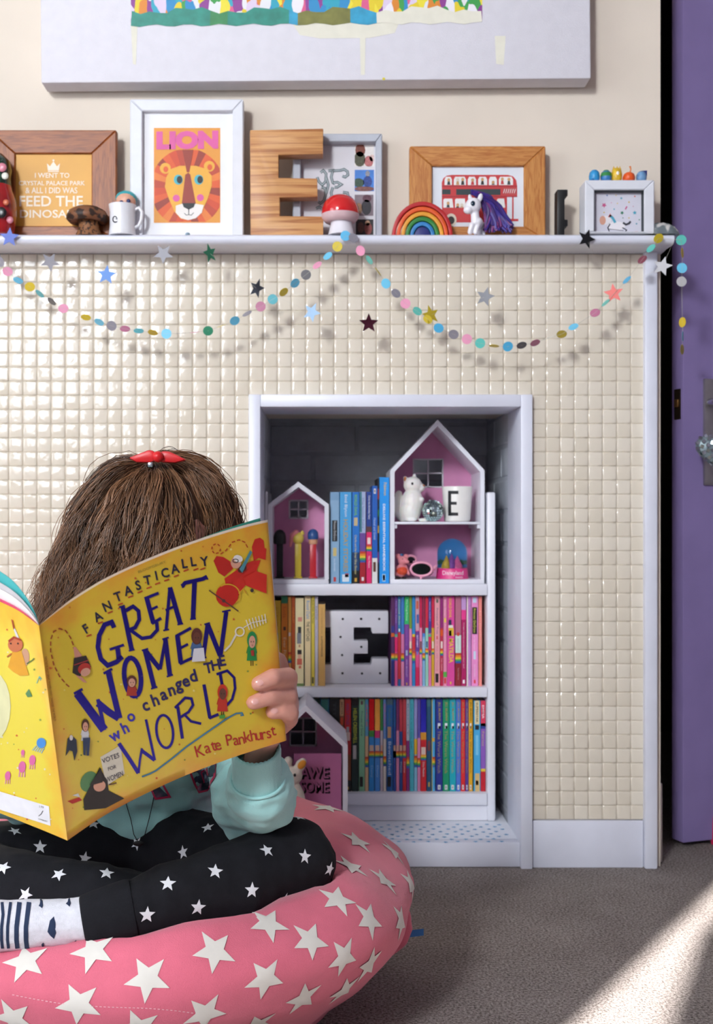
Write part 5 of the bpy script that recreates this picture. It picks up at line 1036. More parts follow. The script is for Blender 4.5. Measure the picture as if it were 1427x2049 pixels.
# ================================================================ the open picture book
def cat(pts, m=8):
    return [tuple(q_) for q_ in dens(pts, m)]
topx = cat([(78, 1252), (112, 1226), (150, 1199), (200, 1168), (250, 1143), (300, 1121), (350, 1101), (400, 1083), (450, 1067), (500, 1053), (536, 1045)])
botx = cat([(135, 1682), (172, 1656), (212, 1630), (258, 1605), (300, 1584), (345, 1563), (390, 1544), (435, 1527), (480, 1511), (530, 1495), (573, 1482)])
NU, NV = len(topx), 22
dT = lambda u: 1.15+.13*u-.010*math.sin(math.pi*u); dB = lambda u: 1.27+.13*u-.010*math.sin(math.pi*u)
def ruled(top, bot, dt_, db_, off=0., th=.0010, up=None, u0=0., u1=1.):
    mb = MB(); n_ = len(top); idx = [i for i in range(n_) if u0-1e-6 <= i/(n_-1) <= u1+1e-6]; fr = []; 
    for i in idx:
        u = i/(n_-1); ut = up(u) if up else 0
        a = P(top[i][0], top[i][1]-ut, dt_(u)+off); b = P(bot[i][0], bot[i][1], db_(u)+off); fr.append((a, b))
    m_ = len(idx)
    for side in (0, th):
        for a, b in fr:
            for j in range(NV+1): v = b+(a-b)*j/NV; mb.v.append(v+Vector((0, side, 0)))
    N1 = NV+1; o = m_*N1
    for i in range(m_-1):
        for j in range(NV):
            mb.f.append((i*N1+j, (i+1)*N1+j, (i+1)*N1+j+1, i*N1+j+1)); mb.f.append((o+i*N1+j, o+i*N1+j+1, o+(i+1)*N1+j+1, o+(i+1)*N1+j))
    rim = [(i*N1) for i in range(m_)]+[(m_-1)*N1+j for j in range(1, N1)]+[i*N1+NV for i in range(m_-2, -1, -1)]+[j for j in range(NV-1, 0, -1)]
    for q0, q1 in zip(rim, rim[1:]+rim[:1]): mb.f.append((q1, q0, q0+o, q1+o))
    mb.m = [0]*len(mb.f); uv = [(i/(m_-1), j/NV) for _ in (0, 1) for i in range(m_) for j in range(N1)]
    return mb, uv
def set_uv(o, uv):
    l = o.data.uv_layers.new(name='uv')
    for lp in o.data.loops: l.data[lp.index].uv = uv[lp.vertex_index]
def covermat(mid, edge, w, rough=.3):
    m = bpy.data.materials.new('cover_print'); m.use_nodes = True; nt = m.node_tree; L = nt.links.new; b = nt.nodes['Principled BSDF']
    uv = nt.nodes.new('ShaderNodeUVMap'); uv.uv_map = 'uv'; sp = nt.nodes.new('ShaderNodeSeparateXYZ'); L(uv.outputs[0], sp.inputs[0])
    def mth(op, a, b_=None):
        x = nt.nodes.new('ShaderNodeMath'); x.operation = op
        for i, s in enumerate((a, b_)):
            if s is None: continue
            if isinstance(s, (int, float)): x.inputs[i].default_value = s
            else: L(s, x.inputs[i])
        return x.outputs[0]
    ex = mth('ABSOLUTE', mth('SUBTRACT', sp.outputs[0], .5)); ey = mth('ABSOLUTE', mth('SUBTRACT', sp.outputs[1], .5)); e = mth('MAXIMUM', ex, ey)
    n_ = nt.nodes.new('ShaderNodeTexNoise'); n_.inputs['Scale'].default_value = 6; n_.inputs['Detail'].default_value = 5; L(uv.outputs[0], n_.inputs['Vector'])
    e2 = mth('ADD', e, mth('MULTIPLY', mth('SUBTRACT', n_.outputs[0], .5), .35))
    r = nt.nodes.new('ShaderNodeValToRGB'); el = r.color_ramp.elements; el[0].position = .5-w; el[0].color = lin(mid)+[1]; el[1].position = .53; el[1].color = lin(edge)+[1]
    L(e2, r.inputs[0]); L(r.outputs[0], b.inputs['Base Color']); b.inputs['Roughness'].default_value = rough; b.inputs['Coat Weight'].default_value = .15; return m
pb = thing('picture_book', P(135, 1682, 1.27), 'open yellow picture book about great women held up by the child', 'book')
mb, uv = ruled(topx, botx, dT, dB); fc = mb.build('front_cover', covermat('#dcc038', '#e09a34', .10), pb, smooth=60); set_uv(fc, uv); fc['label'] = 'yellow front cover with large dark blue title'
bvc = bvh_of(fc)
tL = cat([(78, 1252), (40, 1224), (0, 1204), (-60, 1178), (-140, 1146), (-230, 1112), (-330, 1076)]); bL = cat([(135, 1682), (90, 1663), (45, 1645), (0, 1627), (-80, 1596), (-170, 1560), (-265, 1522)])
dTl = lambda u: 1.15+.13*u-.006*math.sin(math.pi*u); dBl = lambda u: 1.27+.13*u-.006*math.sin(math.pi*u)
tr, br = tL[::-1], bL[::-1]
mb, uv = ruled(tr, br, lambda u: dTl(1-u), lambda u: dBl(1-u)); bk = mb.build('back_cover', covermat('#e8d54a', '#eeb436', .12), pb, smooth=60); set_uv(bk, uv); bvk = bvh_of(bk)
PG = M('#eeebe4', .7, var=.02)
mb, uv = ruled(topx, botx, dT, dB, .0022, .005, lambda u: 5*min(1, u*6)); mb.build('pages', PG, pb, smooth=60)
mb, uv = ruled(topx, botx, dT, dB, .009, .0006, lambda u: 13*max(0, (u-.5)/.5), .5, .96); mb.build('page', M('#2f8a78', .6), pb, smooth=60)
for k_, (amp, col, off) in enumerate(((5, '#d9557c', .0022), (22, '#eeebe8', .004), (33, '#c9c4c6', .006), (52, '#4fb4b4', .009))):
    mb, uv = ruled(tr, br, lambda u: dTl(1-u), lambda u: dBl(1-u), off, .0012, lambda u: amp*1.3*(1-math.exp(-(1-u)*408/60)), 0, 1); mb.build('page', M(col, .6, var=.04), pb, smooth=60)
# printed cover art, laid on the cover surface
C1 = lambda x, y: (60+x/2.548, 1020+y/2.548); CL = lambda L: [C1(*q_) for q_ in L]
def el(cx, cy, rx, ry, ro=0, n=18, a0=0, a1=2*math.pi): return [(cx+rx*math.cos(a0+(a1-a0)*i/n)*math.cos(ro)-ry*math.sin(a0+(a1-a0)*i/n)*math.sin(ro), cy+rx*math.cos(a0+(a1-a0)*i/n)*math.sin(ro)+ry*math.sin(a0+(a1-a0)*i/n)*math.cos(ro)) for i in range(n+1)]
ti = MB(); mp = bmap(bvc, .0005); mpb = bmap(bvc, .0009)
NAVY = M('#2a2192', .3, .6, var=.05); INK = M('#1c1a20', .5, var=0); RED = M('#b3261e', .5, var=.03); TEAL = M('#3c8a98', .4, var=.03)
def serif(x, y, ang_, ln=30, w=3.2): ti.stroke(CL([(x-ln/2*math.cos(ang_), y-ln/2*math.sin(ang_)), (x+ln/2*math.cos(ang_), y+ln/2*math.sin(ang_))]), w, mp, 0)
def s(L, w): ti.stroke(CL(L), w/2.548, mp, 0, 7)
B = 24; T_ = 13
# GREAT
s([(428, 600), (415, 572), (380, 585), (352, 640), (345, 700), (360, 760), (395, 793), (440, 775), (470, 748)], B); s([(405, 712), (478, 688)], T_); s([(445, 700), (452, 762)], B)
s([(472, 495), (517, 712)], B); s([(475, 520), (525, 492), (552, 515), (556, 560), (535, 600), (505, 612)], B*.8); s([(510, 612), (570, 655), (615, 648), (648, 612), (645, 572)], B*.75); serif(517, 715, -.25); serif(468, 492, -.3)
s([(592, 442), (628, 578)], B); s([(585, 452), (655, 424)], T_+2); s([(608, 512), (650, 492)], T_); s([(620, 580), (668, 552)], T_+2)
s([(693, 612), (712, 395)], T_+3); s([(712, 395), (765, 580)], B); s([(690, 512), (745, 488)], T_); serif(693, 612, -.2); serif(765, 582, -.2)
s([(838, 362), (830, 556)], B); s([(775, 390), (790, 372), (835, 362), (880, 352), (902, 340)], T_+7); serif(830, 556, -.15); serif(775, 388, 1.2, 22); serif(900, 345, 1.1, 22)
# WOMEN
s([(240, 935), (310, 1030), (378, 1122)], 44); s([(378, 1122), (362, 1040), (345, 965)], T_+6); s([(345, 985), (400, 1030), (452, 1062)], 36); s([(455, 1062), (425, 940), (398, 822)], 30); serif(245, 925, -.5, 50, 5); serif(396, 822, -.5, 50, 5)
s(el(522, 852, 42, 98, -.12, 26), B)
s([(585, 715), (632, 905)], B); s([(588, 718), (662, 812)], B); s([(662, 812), (690, 658)], T_+4); s([(688, 655), (712, 842)], B); serif(585, 712, -.3, 34); serif(632, 907, -.3, 34); serif(690, 655, -.3, 34); serif(712, 845, -.3, 34)
s([(750, 640), (768, 782)], B); s([(742, 645), (820, 602)], T_+2); s([(760, 708), (805, 684)], T_); s([(762, 785), (832, 752)], T_+2)
s([(905, 582), (882, 752)], B*.9); s([(905, 585), (968, 742)], B); s([(1000, 518), (970, 742)], B*.9); serif(882, 755, -.2, 34); serif(1000, 515, -.2, 44); serif(902, 580, -.3, 30)
# WORLD
s([(452, 1190), (505, 1268), (552, 1342)], 20); s([(552, 1342), (560, 1270), (570, 1215)], 11); s([(565, 1225), (600, 1250), (635, 1276)], 18); s([(635, 1276), (612, 1170), (590, 1068)], 13)
s(el(686, 1130, 42, 84, -.12, 26), 13)
s([(752, 1002), (776, 1166)], 16); s([(738, 1010), (790, 958), (822, 962), (830, 995), (808, 1030), (765, 1058)], 13); s([(785, 1042), (820, 1078), (872, 1090)], 13)
s([(886, 890), (916, 1062)], 17); s([(912, 1062), (960, 1042)], 14); s([(968, 832), (985, 930)], 15); s([(950, 838), (1005, 820), (1040, 855), (1045, 910), (1030, 965), (995, 1005)], 13)
ti.build('title_lettering', NAVY, fc)
tx = MB()
TXM = [M('#1d1b3a', .5, var=0), M('#3a34b0', .35, .3, var=0), M('#231d5c', .4, var=0), RED, M('#9a8a3a', .6), M('#8a4a1c', .6)]
def txf(nm='lettering'):
    global tx
    tx.build(nm, TXM, fc); tx = MB()
def word(st, L, hgt, mi, bold=.025):
    for ch, (x, y, a) in zip(st, L):
        v, _ = glyph(ch, bold); hgt_ = hgt*1.15
        if not v: continue
        w_ = (max(p[0] for p in v)-min(p[0] for p in v)); h_ = max(p[1] for p in v)-min(p[1] for p in v)
        W_ = hgt_*.92/2.548*w_/.73; Hh = hgt_/2.548*h_/.73; c, s_ = math.cos(a), math.sin(a); o = C1(x, y)
        tx.text(ch, (o[0]-W_/2*c+Hh/2*s_*-1*-1*0-(-s_)*0-Hh/2*s_, o[1]-W_/2*s_*-1*-1+Hh/2*c), (W_*c, W_*s_), (Hh*s_, -Hh*c), mp, mi, bold)
word('FANTASTICALLY', [(285, 605, -.55), (345, 543, -.5), (392, 491, -.4), (447, 442, -.35), (500, 411, -.25), (550, 384, -.25), (598, 358, -.2), (643, 335, -.2), (688, 321, -.2), (738, 300, -.2), (787, 273, -.15), (832, 263, -.15), (888, 262, -.15)], 42, 0); txf()
word('who', [(435, 1155, -.5), (482, 1110, -.45), (515, 1058, -.45)], 52, 1); txf()
word('changed', [(590, 1003, -.35), (636, 968, -.35), (682, 948, -.3), (722, 925, -.3), (760, 905, -.25), (795, 880, -.25), (830, 845, -.25)], 56, 2); txf()
word('THE', [(908, 805, -.2), (945, 790, -.2), (980, 768, -.2)], 48, 2); txf()
word('Kate', [(865, 1228, -.25), (905, 1220, -.25), (935, 1205, -.25), (958, 1205, -.25)], 54, 3, .004); txf()
word('Pankhurst', [(1015, 1172, -.2), (1050, 1180, -.2), (1078, 1175, -.2), (1108, 1155, -.2), (1137, 1148, -.2), (1165, 1155, -.2), (1192, 1150, -.2), (1217, 1145, -.2), (1240, 1128, -.2)], 52, 3, .004); txf()
tx.text('BLOOMSBURY', C1(552, 322), (55, -21), (-1, -4.5), mp, 4); txf()
tx.text('FANTASTICALLY GREAT WOMEN WHO CHANGED THE WORLD', C1(72, 750), (19, 128), (4.5, -.8), mp, 5); txf()
tx.text('VOTES', C1(368, 1292), (34, -13), (-2, -9), mpb, 0); txf(); tx.text('FOR', C1(398, 1330), (16, -6), (-1, -7), mpb, 0); txf(); tx.text('WOMEN', C1(388, 1390), (34, -14), (-2, -10), mpb, 0); txf()
ar = MB(); AM = []
def a(col):
    m = M(col, .5, var=.05)
    if m not in AM: AM.append(m)
    return AM.index(m)
def pg(L, col, lv=0): ar.poly(CL(L), bmap(bvc, .0004+.0003*lv), a(col))
def stq(L, w, col, lv=0): ar.stroke(CL(L), w/2.548, bmap(bvc, .0005+.0003*lv), a(col), 8)
def arf(nm):
    global ar, AM
    if ar.v: ar.build(nm, AM, fc)
    ar = MB(); AM = []
def dash(L, col, w=5, ln=18, gap=12):
    pts = [Vector(q_) for q_ in L]; acc = 0; on = True; cur = [pts[0]]; rem = ln
    for p0, p1 in zip(pts, pts[1:]):
        seg = (p1-p0).length; pos = 0
        while seg-pos > rem:
            pos += rem; q_ = p0+(p1-p0)*pos/seg
            if on: cur.append(q_); stq([tuple(c) for c in cur], w, col)
            on = not on; rem = ln if on else gap; cur = [q_]
        rem -= seg-pos
        if on: cur.append(p1)
for x, y in ((300, 640), (358, 575), (408, 522), (460, 480), (512, 442), (560, 418), (606, 396), (650, 375), (696, 358), (745, 336), (795, 308), (845, 303), (880, 300)): stq([(x-13, y+5), (x+13, y-5)], 6, '#b3261e')
arf('underline_dashes')
stq([(570, 1360), (610, 1345), (640, 1330), (720, 1270), (800, 1205), (900, 1135), (1000, 1065), (1050, 1038), (1080, 1035), (1085, 1046), (1072, 1048)], 8, '#3c7a9a')
arf('title_flourish')
# red aeroplane
pg([(1130, 190), (1145, 150), (1172, 142), (1190, 155), (1195, 195), (1205, 198), (1200, 255), (1165, 245), (1140, 260)], '#c8281e'); pg([(935, 260), (950, 235), (985, 240), (1020, 262), (1035, 300), (990, 340), (960, 320)], '#b8221a')
pg([(990, 350), (1060, 300), (1130, 260), (1175, 255), (1150, 320), (1085, 400), (1060, 440), (1000, 400)], '#c8281e', 1); pg([(1085, 345), (1150, 310), (1205, 330), (1203, 425), (1150, 405), (1100, 385)], '#d02c20', 2)
pg(el(1003, 435, 58, 58, .3), '#c22218', 2); stq(el(1010, 428, 58, 50, .3, 20, -2.6, .6), 6, '#d8a02a', 3); stq([(910, 408), (1060, 515)], 6, '#5a3a34', 3); pg(el(985, 462, 9, 9), '#5a3a34', 3)
pg(el(1048, 268, 27, 30), '#d9a088', 2); pg(el(1058, 247, 24, 18, .3), '#e8e4e0', 3); stq(el(1045, 258, 14, 9), 4, '#3a3034', 3); pg([(1065, 300), (1085, 270), (1120, 205), (1130, 215), (1100, 275), (1080, 320)], '#4a8a98', 3); pg(el(1080, 300, 25, 16, -.6), '#5a2a24', 2)
stq([(1060, 425), (1085, 400), (1100, 425)], 5, '#d8a02a', 3); pg(el(1130, 410, 9, 9), '#3a3034', 2)
arf('aeroplane_illustration')
dash(el(948, 198, 22, 24, 0, 18), '#b3261e', 5, 14, 9); dash([(970, 225), (1000, 205), (1030, 165), (1065, 152), (1095, 165), (1110, 195)], '#b3261e', 5, 18, 10)
arf('dashed_loop')
# diver and dashed trail
dash([(220, 690), (205, 650), (180, 615), (150, 605), (120, 620), (105, 660), (104, 720), (120, 790), (150, 850), (185, 890), (222, 920)], '#9a2a1e', 6, 22, 12)
arf('dashed_trail')
pg([(220, 700), (232, 698), (265, 745), (228, 760)], '#d0907a'); pg([(222, 755), (285, 742), (310, 800), (250, 850), (215, 830)], '#2a2226', 1); stq([(222, 790), (296, 765)], 5, '#a83a3a', 2); pg(el(275, 808, 34, 28, -.5), '#b8322a', 2); pg(el(280, 825, 26, 20, -.5), '#d9a088', 3); pg([(228, 840), (262, 850), (290, 880), (270, 878)], '#d0907a', 1)
arf('diver_illustration')
# figures: (hair/hat, face, dress) simple storybook women
def woman(x, y, sx, sy, hair, skin, dress, legs=None, lean=0):
    f = lambda L: [(x+px*sx+lean*py, y+py*sy) for px, py in L]
    pg(f([(-.45, .1), (.45, .1), (.65, 1.0), (-.65, 1.0)]), dress, 1); pg(f([(-.15, .9), (-.05, .9), (-.05, 1.3), (-.15, 1.3)]), legs or skin, 0); pg(f([(.1, .9), (.2, .9), (.2, 1.3), (.1, 1.3)]), legs or skin, 0)
    pg(f(el(0, -.2, .62, .5)), hair, 2); pg(f(el(0, -.1, .42, .36)), skin, 3)
    for e_ in (-.15, .15): pg(f(el(e_, -.12, .05, .05, 0, 8)), '#2a2226', 4)
    stq(f([(-.1, .06), (0, .1), (.1, .06)]), 2, '#8a3a34', 4); pg(f([(-.5, .2), (-.4, .15), (-.6, .6), (-.7, .55)]), dress, 0); pg(f([(.5, .2), (.4, .15), (.6, .6), (.7, .55)]), dress, 0)
woman(848, 660, 45, 85, '#5a2a24', '#6a3a2a', '#4a6a9a'); pg([(832, 705), (882, 700), (890, 768), (822, 772)], '#dcdce4', 4)
arf('woman_illustration')
woman(517, 885, 42, 62, '#5a2a1e', '#d9a088', '#a83226'); arf('woman_illustration'); woman(980, 945, 42, 82, '#c8321e', '#6a3e30', '#c22e1c', '#4a2a1e'); pg([(962, 1045), (992, 1040), (990, 1060), (962, 1062)], '#4a9a3a', 4)
arf('woman_illustration')
woman(1130, 680, 40, 88, '#1f8a4a', '#d9a088', '#1f8a44', '#4a2a1e'); pg([(1122, 715), (1138, 712), (1140, 742), (1126, 742)], '#a8322a', 4)
arf('woman_illustration')
woman(280, 1110, 32, 66, '#4a2a1e', '#d9a088', '#d8d8dc', '#2a3a5a'); pg([(266, 1160), (304, 1158), (298, 1250), (284, 1250), (284, 1190), (280, 1250), (268, 1245)], '#2f4060', 4)
arf('woman_illustration')
pg([(190, 1165), (210, 1150), (235, 1170), (240, 1230), (225, 1280), (215, 1230), (200, 1225), (180, 1255)], '#2a3446', 1); pg(el(208, 1160, 9, 14), '#e0d8d0', 2)
arf('suit_illustration')
# skeleton fish
stq(el(1068, 620, 22, 22), 7, '#e6e0d0', 1); stq([(1050, 635), (1020, 690), (990, 720)], 10, '#e0dac8', 0); stq([(1088, 600), (1130, 575), (1205, 560)], 5, '#e6e0d0', 0)
for i in range(7): stq([(1100+i*16, 560-i*5), (1118+i*14, 612-i*6)], 5, '#ece6d8', 1)
arf('fossil_illustration')
# placard woman
pg([(358, 1260), (460, 1200), (482, 1345), (388, 1408)], '#d9d2c0', 0); pg([(270, 1475), (355, 1310), (395, 1390), (400, 1430), (480, 1470), (385, 1520), (275, 1530)], '#2a2626', 1); pg(el(300, 1385, 55, 42, -1.1), '#5a8a5a', 0); pg(el(352, 1405, 32, 28, -.4), '#d9a088', 3); pg([(300, 1400), (360, 1312), (368, 1385), (330, 1395)], '#2e2a2a', 4); stq([(400, 1400), (440, 1390)], 6, '#5a3a2a', 2)
pg([(190, 1485), (250, 1465), (265, 1480), (215, 1498)], '#c22e2a', 0); pg([(215, 1455), (245, 1445), (255, 1465)], '#d8d8d0', 0)
arf('suffragette_illustration')
# little stars
rs = random.Random(5)
for i in range(70):
    x, y = rs.uniform(70, 1180), rs.uniform(150, 1560); 
    p2 = C1(x, y); 
    if not (bvc.ray_cast(CAM, (P(p2[0], p2[1], 1)-CAM).normalized())[0]): continue
    ar.poly([(p2[0]+q0, p2[1]+q1) for q0, q1 in star2(rs.uniform(1.6, 3.4), .4, rot=rs.uniform(0, 1))], bmap(bvc, .0003), a(rs.choice(['#c84a2a', '#c84a2a', '#e8dc8a', '#6a8a3a', '#c8702a'])))
if ar.v:
    o = ar.build('little_star_print', AM, fc); o['kind'] = 'stuff'
# back cover print
bp_ = MB(); BM = []; K = lambda x, y: (x/3.656, 1140+y/3.656); KL = lambda L: [K(*q_) for q_ in L]
def pk_(L, col, lv=0):
    m = M(col, .5, var=.05)
    if m not in BM: BM.append(m)
    bp_.poly(KL(L), bmap(bvk, .0004+.0003*lv), BM.index(m))
def sk_(L, w, col, lv=0):
    m = M(col, .5, var=.05)
    if m not in BM: BM.append(m)
    bp_.stroke(KL(L), w/3.656, bmap(bvk, .0005+.0003*lv), BM.index(m), 6)
pk_([(-200, 1560), (360, 1730), (372, 1872), (-200, 1690)], '#e9e9ee', 0)
x = 0; rs = random.Random(2)
while x < 150: w_ = rs.choice((3, 4, 6, 9)); pk_([(x, 1720+x*.3), (x+w_, 1720+(x+w_)*.3), (x+w_, 1628+(x+w_)*.3), (x, 1628+x*.3)], '#2a2a30', 1); x += w_+rs.choice((3, 5, 7))
x = 162
while x < 240: w_ = rs.choice((3, 5)); pk_([(x, 1722+x*.3), (x+w_, 1722+(x+w_)*.3), (x+w_, 1650+(x+w_)*.3), (x, 1650+x*.3)], '#2a2a30', 1); x += w_+rs.choice((3, 5))
def bt(s_, o, rgt, up): 
    m = M('#33333a', .5, var=0)
    if m not in BM: BM.append(m)
    bp_.text(s_, K(*o), rgt, up, bmap(bvk, .0008), BM.index(m))
bt('www.bloomsbury.com', (60, 1755), (60, 21), (1, -5)); bt('£6.99', (275, 1730), (13, 4), (.5, -4)); bt('BLOOMSBURY', (262, 1818), (24, 7), (.3, -2.5)); sk_([(285, 1800), (305, 1785), (318, 1760)], 5, '#222228', 1)
pk_(el(-60, 1000, 140, 260), '#e2dfae', 0)
pk_([(62, 710), (95, 590), (160, 590), (215, 770), (150, 775), (100, 745)], '#e0a030', 1); pk_(el(118, 545, 55, 55), '#c8704a', 2); sk_([(70, 520), (110, 490), (160, 510)], 14, '#a83a26', 3); pk_([(90, 360), (110, 420), (145, 500), (130, 510), (105, 440)], '#dcd8dc', 1); pk_([(88, 360), (98, 365), (112, 425), (104, 435)], '#a83226', 2); pk_(el(185, 640, 32, 65), '#c8987a', 0); sk_([(200, 685), (240, 660), (255, 645)], 7, '#3a6a3a', 1); sk_([(90, 610), (55, 635)], 10, '#b8602e', 1)
for e_ in (88, 140): pk_(el(e_, 535, 6, 7, 0, 8), '#2a2226', 4)
pk_(el(305, 1265, 34, 38), '#4a90d8', 1)
for i in range(5): sk_([(270+i*14, 1285+i*4), (240+i*16, 1320+i*5)], 5, '#7ab4e0', 0)
for x, y, z_ in ((165, 1440, 1), (240, 1390, .9), (60, 1505, .8), (170, 1335, .5)):
    pk_(el(x, y, 26*z_, 42*z_, .1), '#d86aa0', 1)
    for i in range(3): sk_([(x-18*z_+i*18*z_, y+30*z_), (x-24*z_+i*20*z_, y+75*z_)], 7*z_, '#dc8ab0', 0)
pk_([(190, 905), (215, 870), (240, 925), (205, 930)], '#5a8a5a', 1); sk_([(290, 780), (300, 810)], 5, '#5ab0a8', 0); sk_([(270, 830), (290, 780), (310, 800)], 5, '#5ab0a8', 0)
for i in range(30):
    x, y = rs.uniform(10, 380), rs.uniform(330, 1930); q0 = K(x, y); m = M(rs.choice(['#d85a3a', '#f0ecd8', '#8aa04a', '#e8e4c0']), .5, var=.05)
    if m not in BM: BM.append(m)
    if bvk.ray_cast(CAM, (P(q0[0], q0[1], 1)-CAM).normalized())[0]: bp_.poly([(q0[0]+s0, q0[1]+s1) for s0, s1 in star2(rs.uniform(1.5, 3.3), .4, rot=rs.uniform(0, 1))], bmap(bvk, .0003), BM.index(m))
bp_.build('back_print', BM, bk)

# ================================================================ the child
pe = thing('person', (-.27, -.74, .17), 'child in mint sweatshirt and black star leggings reading behind the yellow book', 'person')
SKIN = M('#cf9484', .5, var=.04, scale=60, sub=.15, bump=.1, bscale=500)
def hitd(b, px, py):
    h = b.ray_cast(CAM, (P(px, py, 1)-CAM).normalized()); return (h[0].y+D) if h[0] else None
body = MB()
Hc = P(338, 1052, 1.745); fd = Vector((.42, -.72, -.55)).normalized(); rt = fd.cross(Vector((0, 0, 1))).normalized(); upv = rt.cross(fd).normalized()
body.ell(Hc-Vector((0, 0, .010)), (.073, .081, .080)); body.ell(Hc+fd*.022-upv*.05, (.052, .056, .05)); body.cap([(Hc+fd*.082-upv*.01, .008), (Hc+fd*.092-upv*.03, .010)]); body.ell(Hc+fd*.066-upv*.058, (.022, .016, .012))
for sgn in (-1, 1): body.ell(Hc+rt*sgn*.074-upv*.015, (.010, .016, .020))
body.cap([(Hc-upv*.04, .045), (P(315, 1240, 1.80), .042), (P(310, 1330, 1.80), .055)])
body.ell(P(305, 1410, 1.80), (.095, .065, .10)); body.ell(P(290, 1560, 1.80), (.088, .062, .09)); body.ell(P(272, 1690, 1.79), (.085, .062, .06))
# left arm (right of the picture)
body.cap([(P(430, 1320, 1.78), .036), (P(500, 1600, 1.61), .031), (P(516, 1525, 1.485), .020), (P(536, 1462, 1.45), .0185)])
body.cap([(P(305, 1330, 1.80), .05), (P(430, 1320, 1.78), .036)]); body.cap([(P(305, 1330, 1.80), .05), (P(185, 1320, 1.78), .036)])
wr = P(536, 1462, 1.45)
def fing(L):
    out = []
    for px, py, dd, r, on in L:
        if on:
            h = hitd(bvc, px, py)
            if h: dd = h-r*.92
        out.append((P(px, py, dd), r))
    return out
mcp = [P(566, 1352, 1.418), P(574, 1378, 1.412), P(579, 1408, 1.41), P(578, 1438, 1.41)]
for m_ in mcp: body.cap([(wr, .018), (m_, .0118)])
body.cap([(mcp[0], .0118), (mcp[1], .0122), (mcp[2], .012), (mcp[3], .0115)])
tips = []
for i, L in enumerate(([(566, 1352, 1.418, .0112, 0), (558, 1322, 1.418, .0100, 0), (538, 1312, 1.420, .0092, 0), (520, 1308, 1.420, .008, 0)],
          [(574, 1378, 1.412, .0118, 0), (577, 1355, 1.376, .0116, 0), (545, 1356, 1.36, .0106, 1), (517, 1368, 1.36, .0088, 1)],
          [(579, 1408, 1.41, .0118, 0), (577, 1394, 1.376, .0114, 0), (540, 1394, 1.36, .0104, 1), (507, 1406, 1.36, .0086, 1)],
          [(578, 1438, 1.41, .0112, 0), (580, 1426, 1.376, .0112, 0), (562, 1420, 1.366, .0108, 1), (546, 1424, 1.36, .0090, 1)])):
    ch = fing(L); body.cap(ch); tips.append((L[3], ch[-1]))
body.cap([(wr, .017), (P(548, 1440, 1.438), .0125), (P(522, 1412, 1.436), .0105), (P(500, 1398, 1.432), .0085)])
# right arm (left of the picture), hand on the far edge of the book
body.cap([(P(185, 1320, 1.78), .036), (P(40, 1580, 1.66), .031), (P(-230, 1460, 1.50), .022), (P(-305, 1400, 1.44), .019)])
w2 = P(-305, 1400, 1.44)
for j, (py, dy) in enumerate(((1290, 0), (1325, 0), (1360, 0), (1393, 0))):
    xe = -305+(py-1290)*.12; m_ = P(xe-22, py, 1.375); body.cap([(w2, .017), (m_, .0115)])
    body.cap([(m_, .0112), (P(xe-26, py-8, 1.335), .011), (P(xe+14, py-4, 1.318), .0098), (P(xe+(44 if j < 3 else 30), py+6, 1.313), .0083)])
body.cap([(w2, .016), (P(-285, 1360, 1.41), .0125), (P(-262, 1330, 1.405), .009)])
# legs inside the leggings and a foot inside the sock
for L in (lg1, lg2): body.cap([(p_, r_*.78) for p_, r_ in L])
body.cap([(lg1[-1][0], .027)]+[(p_, r_*.8) for p_, r_ in sock]); body.cap([(lg2[-1][0], .026), (P(380, 1815, 1.55), .024), (P(440, 1820, 1.57), .018)])
bo = organic('body', body, .0026, SKIN, pe, 5)
bvs = bvh_of(bo); nm = MB()
for L, (tp, r_) in tips[1:]:
    nm = MB(); decal(nm, bvs, L[0]+3, L[1]-2, 1, 0, .0006, 0, [(.0042*math.cos(2*math.pi*i/14), .0034*math.sin(2*math.pi*i/14)) for i in range(14)])
    if nm.v: nm.build('fingernail', M('#d9a49c', .2, var=.02, coat=.4), bo, smooth=180)
for sgn in (-1, 1):
    MB().ell(Hc+fd*.074+rt*sgn*.030+upv*.008, (.011, .009, .008), 14, 10).build('eye', M('#e8e4e0', .2, var=0), bo, smooth=60)
# leggings
def wrinkle(amp, sc):
    def f(c, nr):
        d_ = np.array([noise.noise(Vector(p_)*sc)+.5*noise.noise(Vector(p_)*sc*2.3) for p_ in c]); return c+nr*(d_*amp)[:, None]
    return f
BLK = M('#17171c', .9, var=.12, scale=60, bump=.3, bscale=900, spec=.25)
le = MB(); le.cap(lg1); le.cap(lg2); le.ell(P(272, 1690, 1.79), (.108, .078, .07))
lo = organic('leggings', le, .005, BLK, pe, 4, wrinkle(.0035, 22)); bvl = bvh_of(lo)
S5 = lambda x, y: (x/2.039, 1600+y/2.039)
for x, y, ro in ((685, 343, 0), (878, 293, .2), (1088, 207, .1), (1243, 232, .2), (1028, 370, .05), (600, 470, 0), (808, 440, .1), (945, 500, 0), (1158, 408, .2), (1345, 283, .3), (848, 115, -.6), (748, 215, -.5), (435, 300, .3), (240, 305, .2), (345, 240, .2), (163, 193, .1), (105, 388, .2), (15, 278, .1), (1220, 75, .2), (380, 100, .3), (1235, 415, .3), (725, 540, 0), (560, 180, .2), (60, 130, .2)):
    sm = MB(); decal(sm, bvl, *S5(x, y), .0102, ro+.1, .0008)
    if sm.v: sm.build('star_print', M('#dedee2', .85, var=.03), lo, smooth=180)
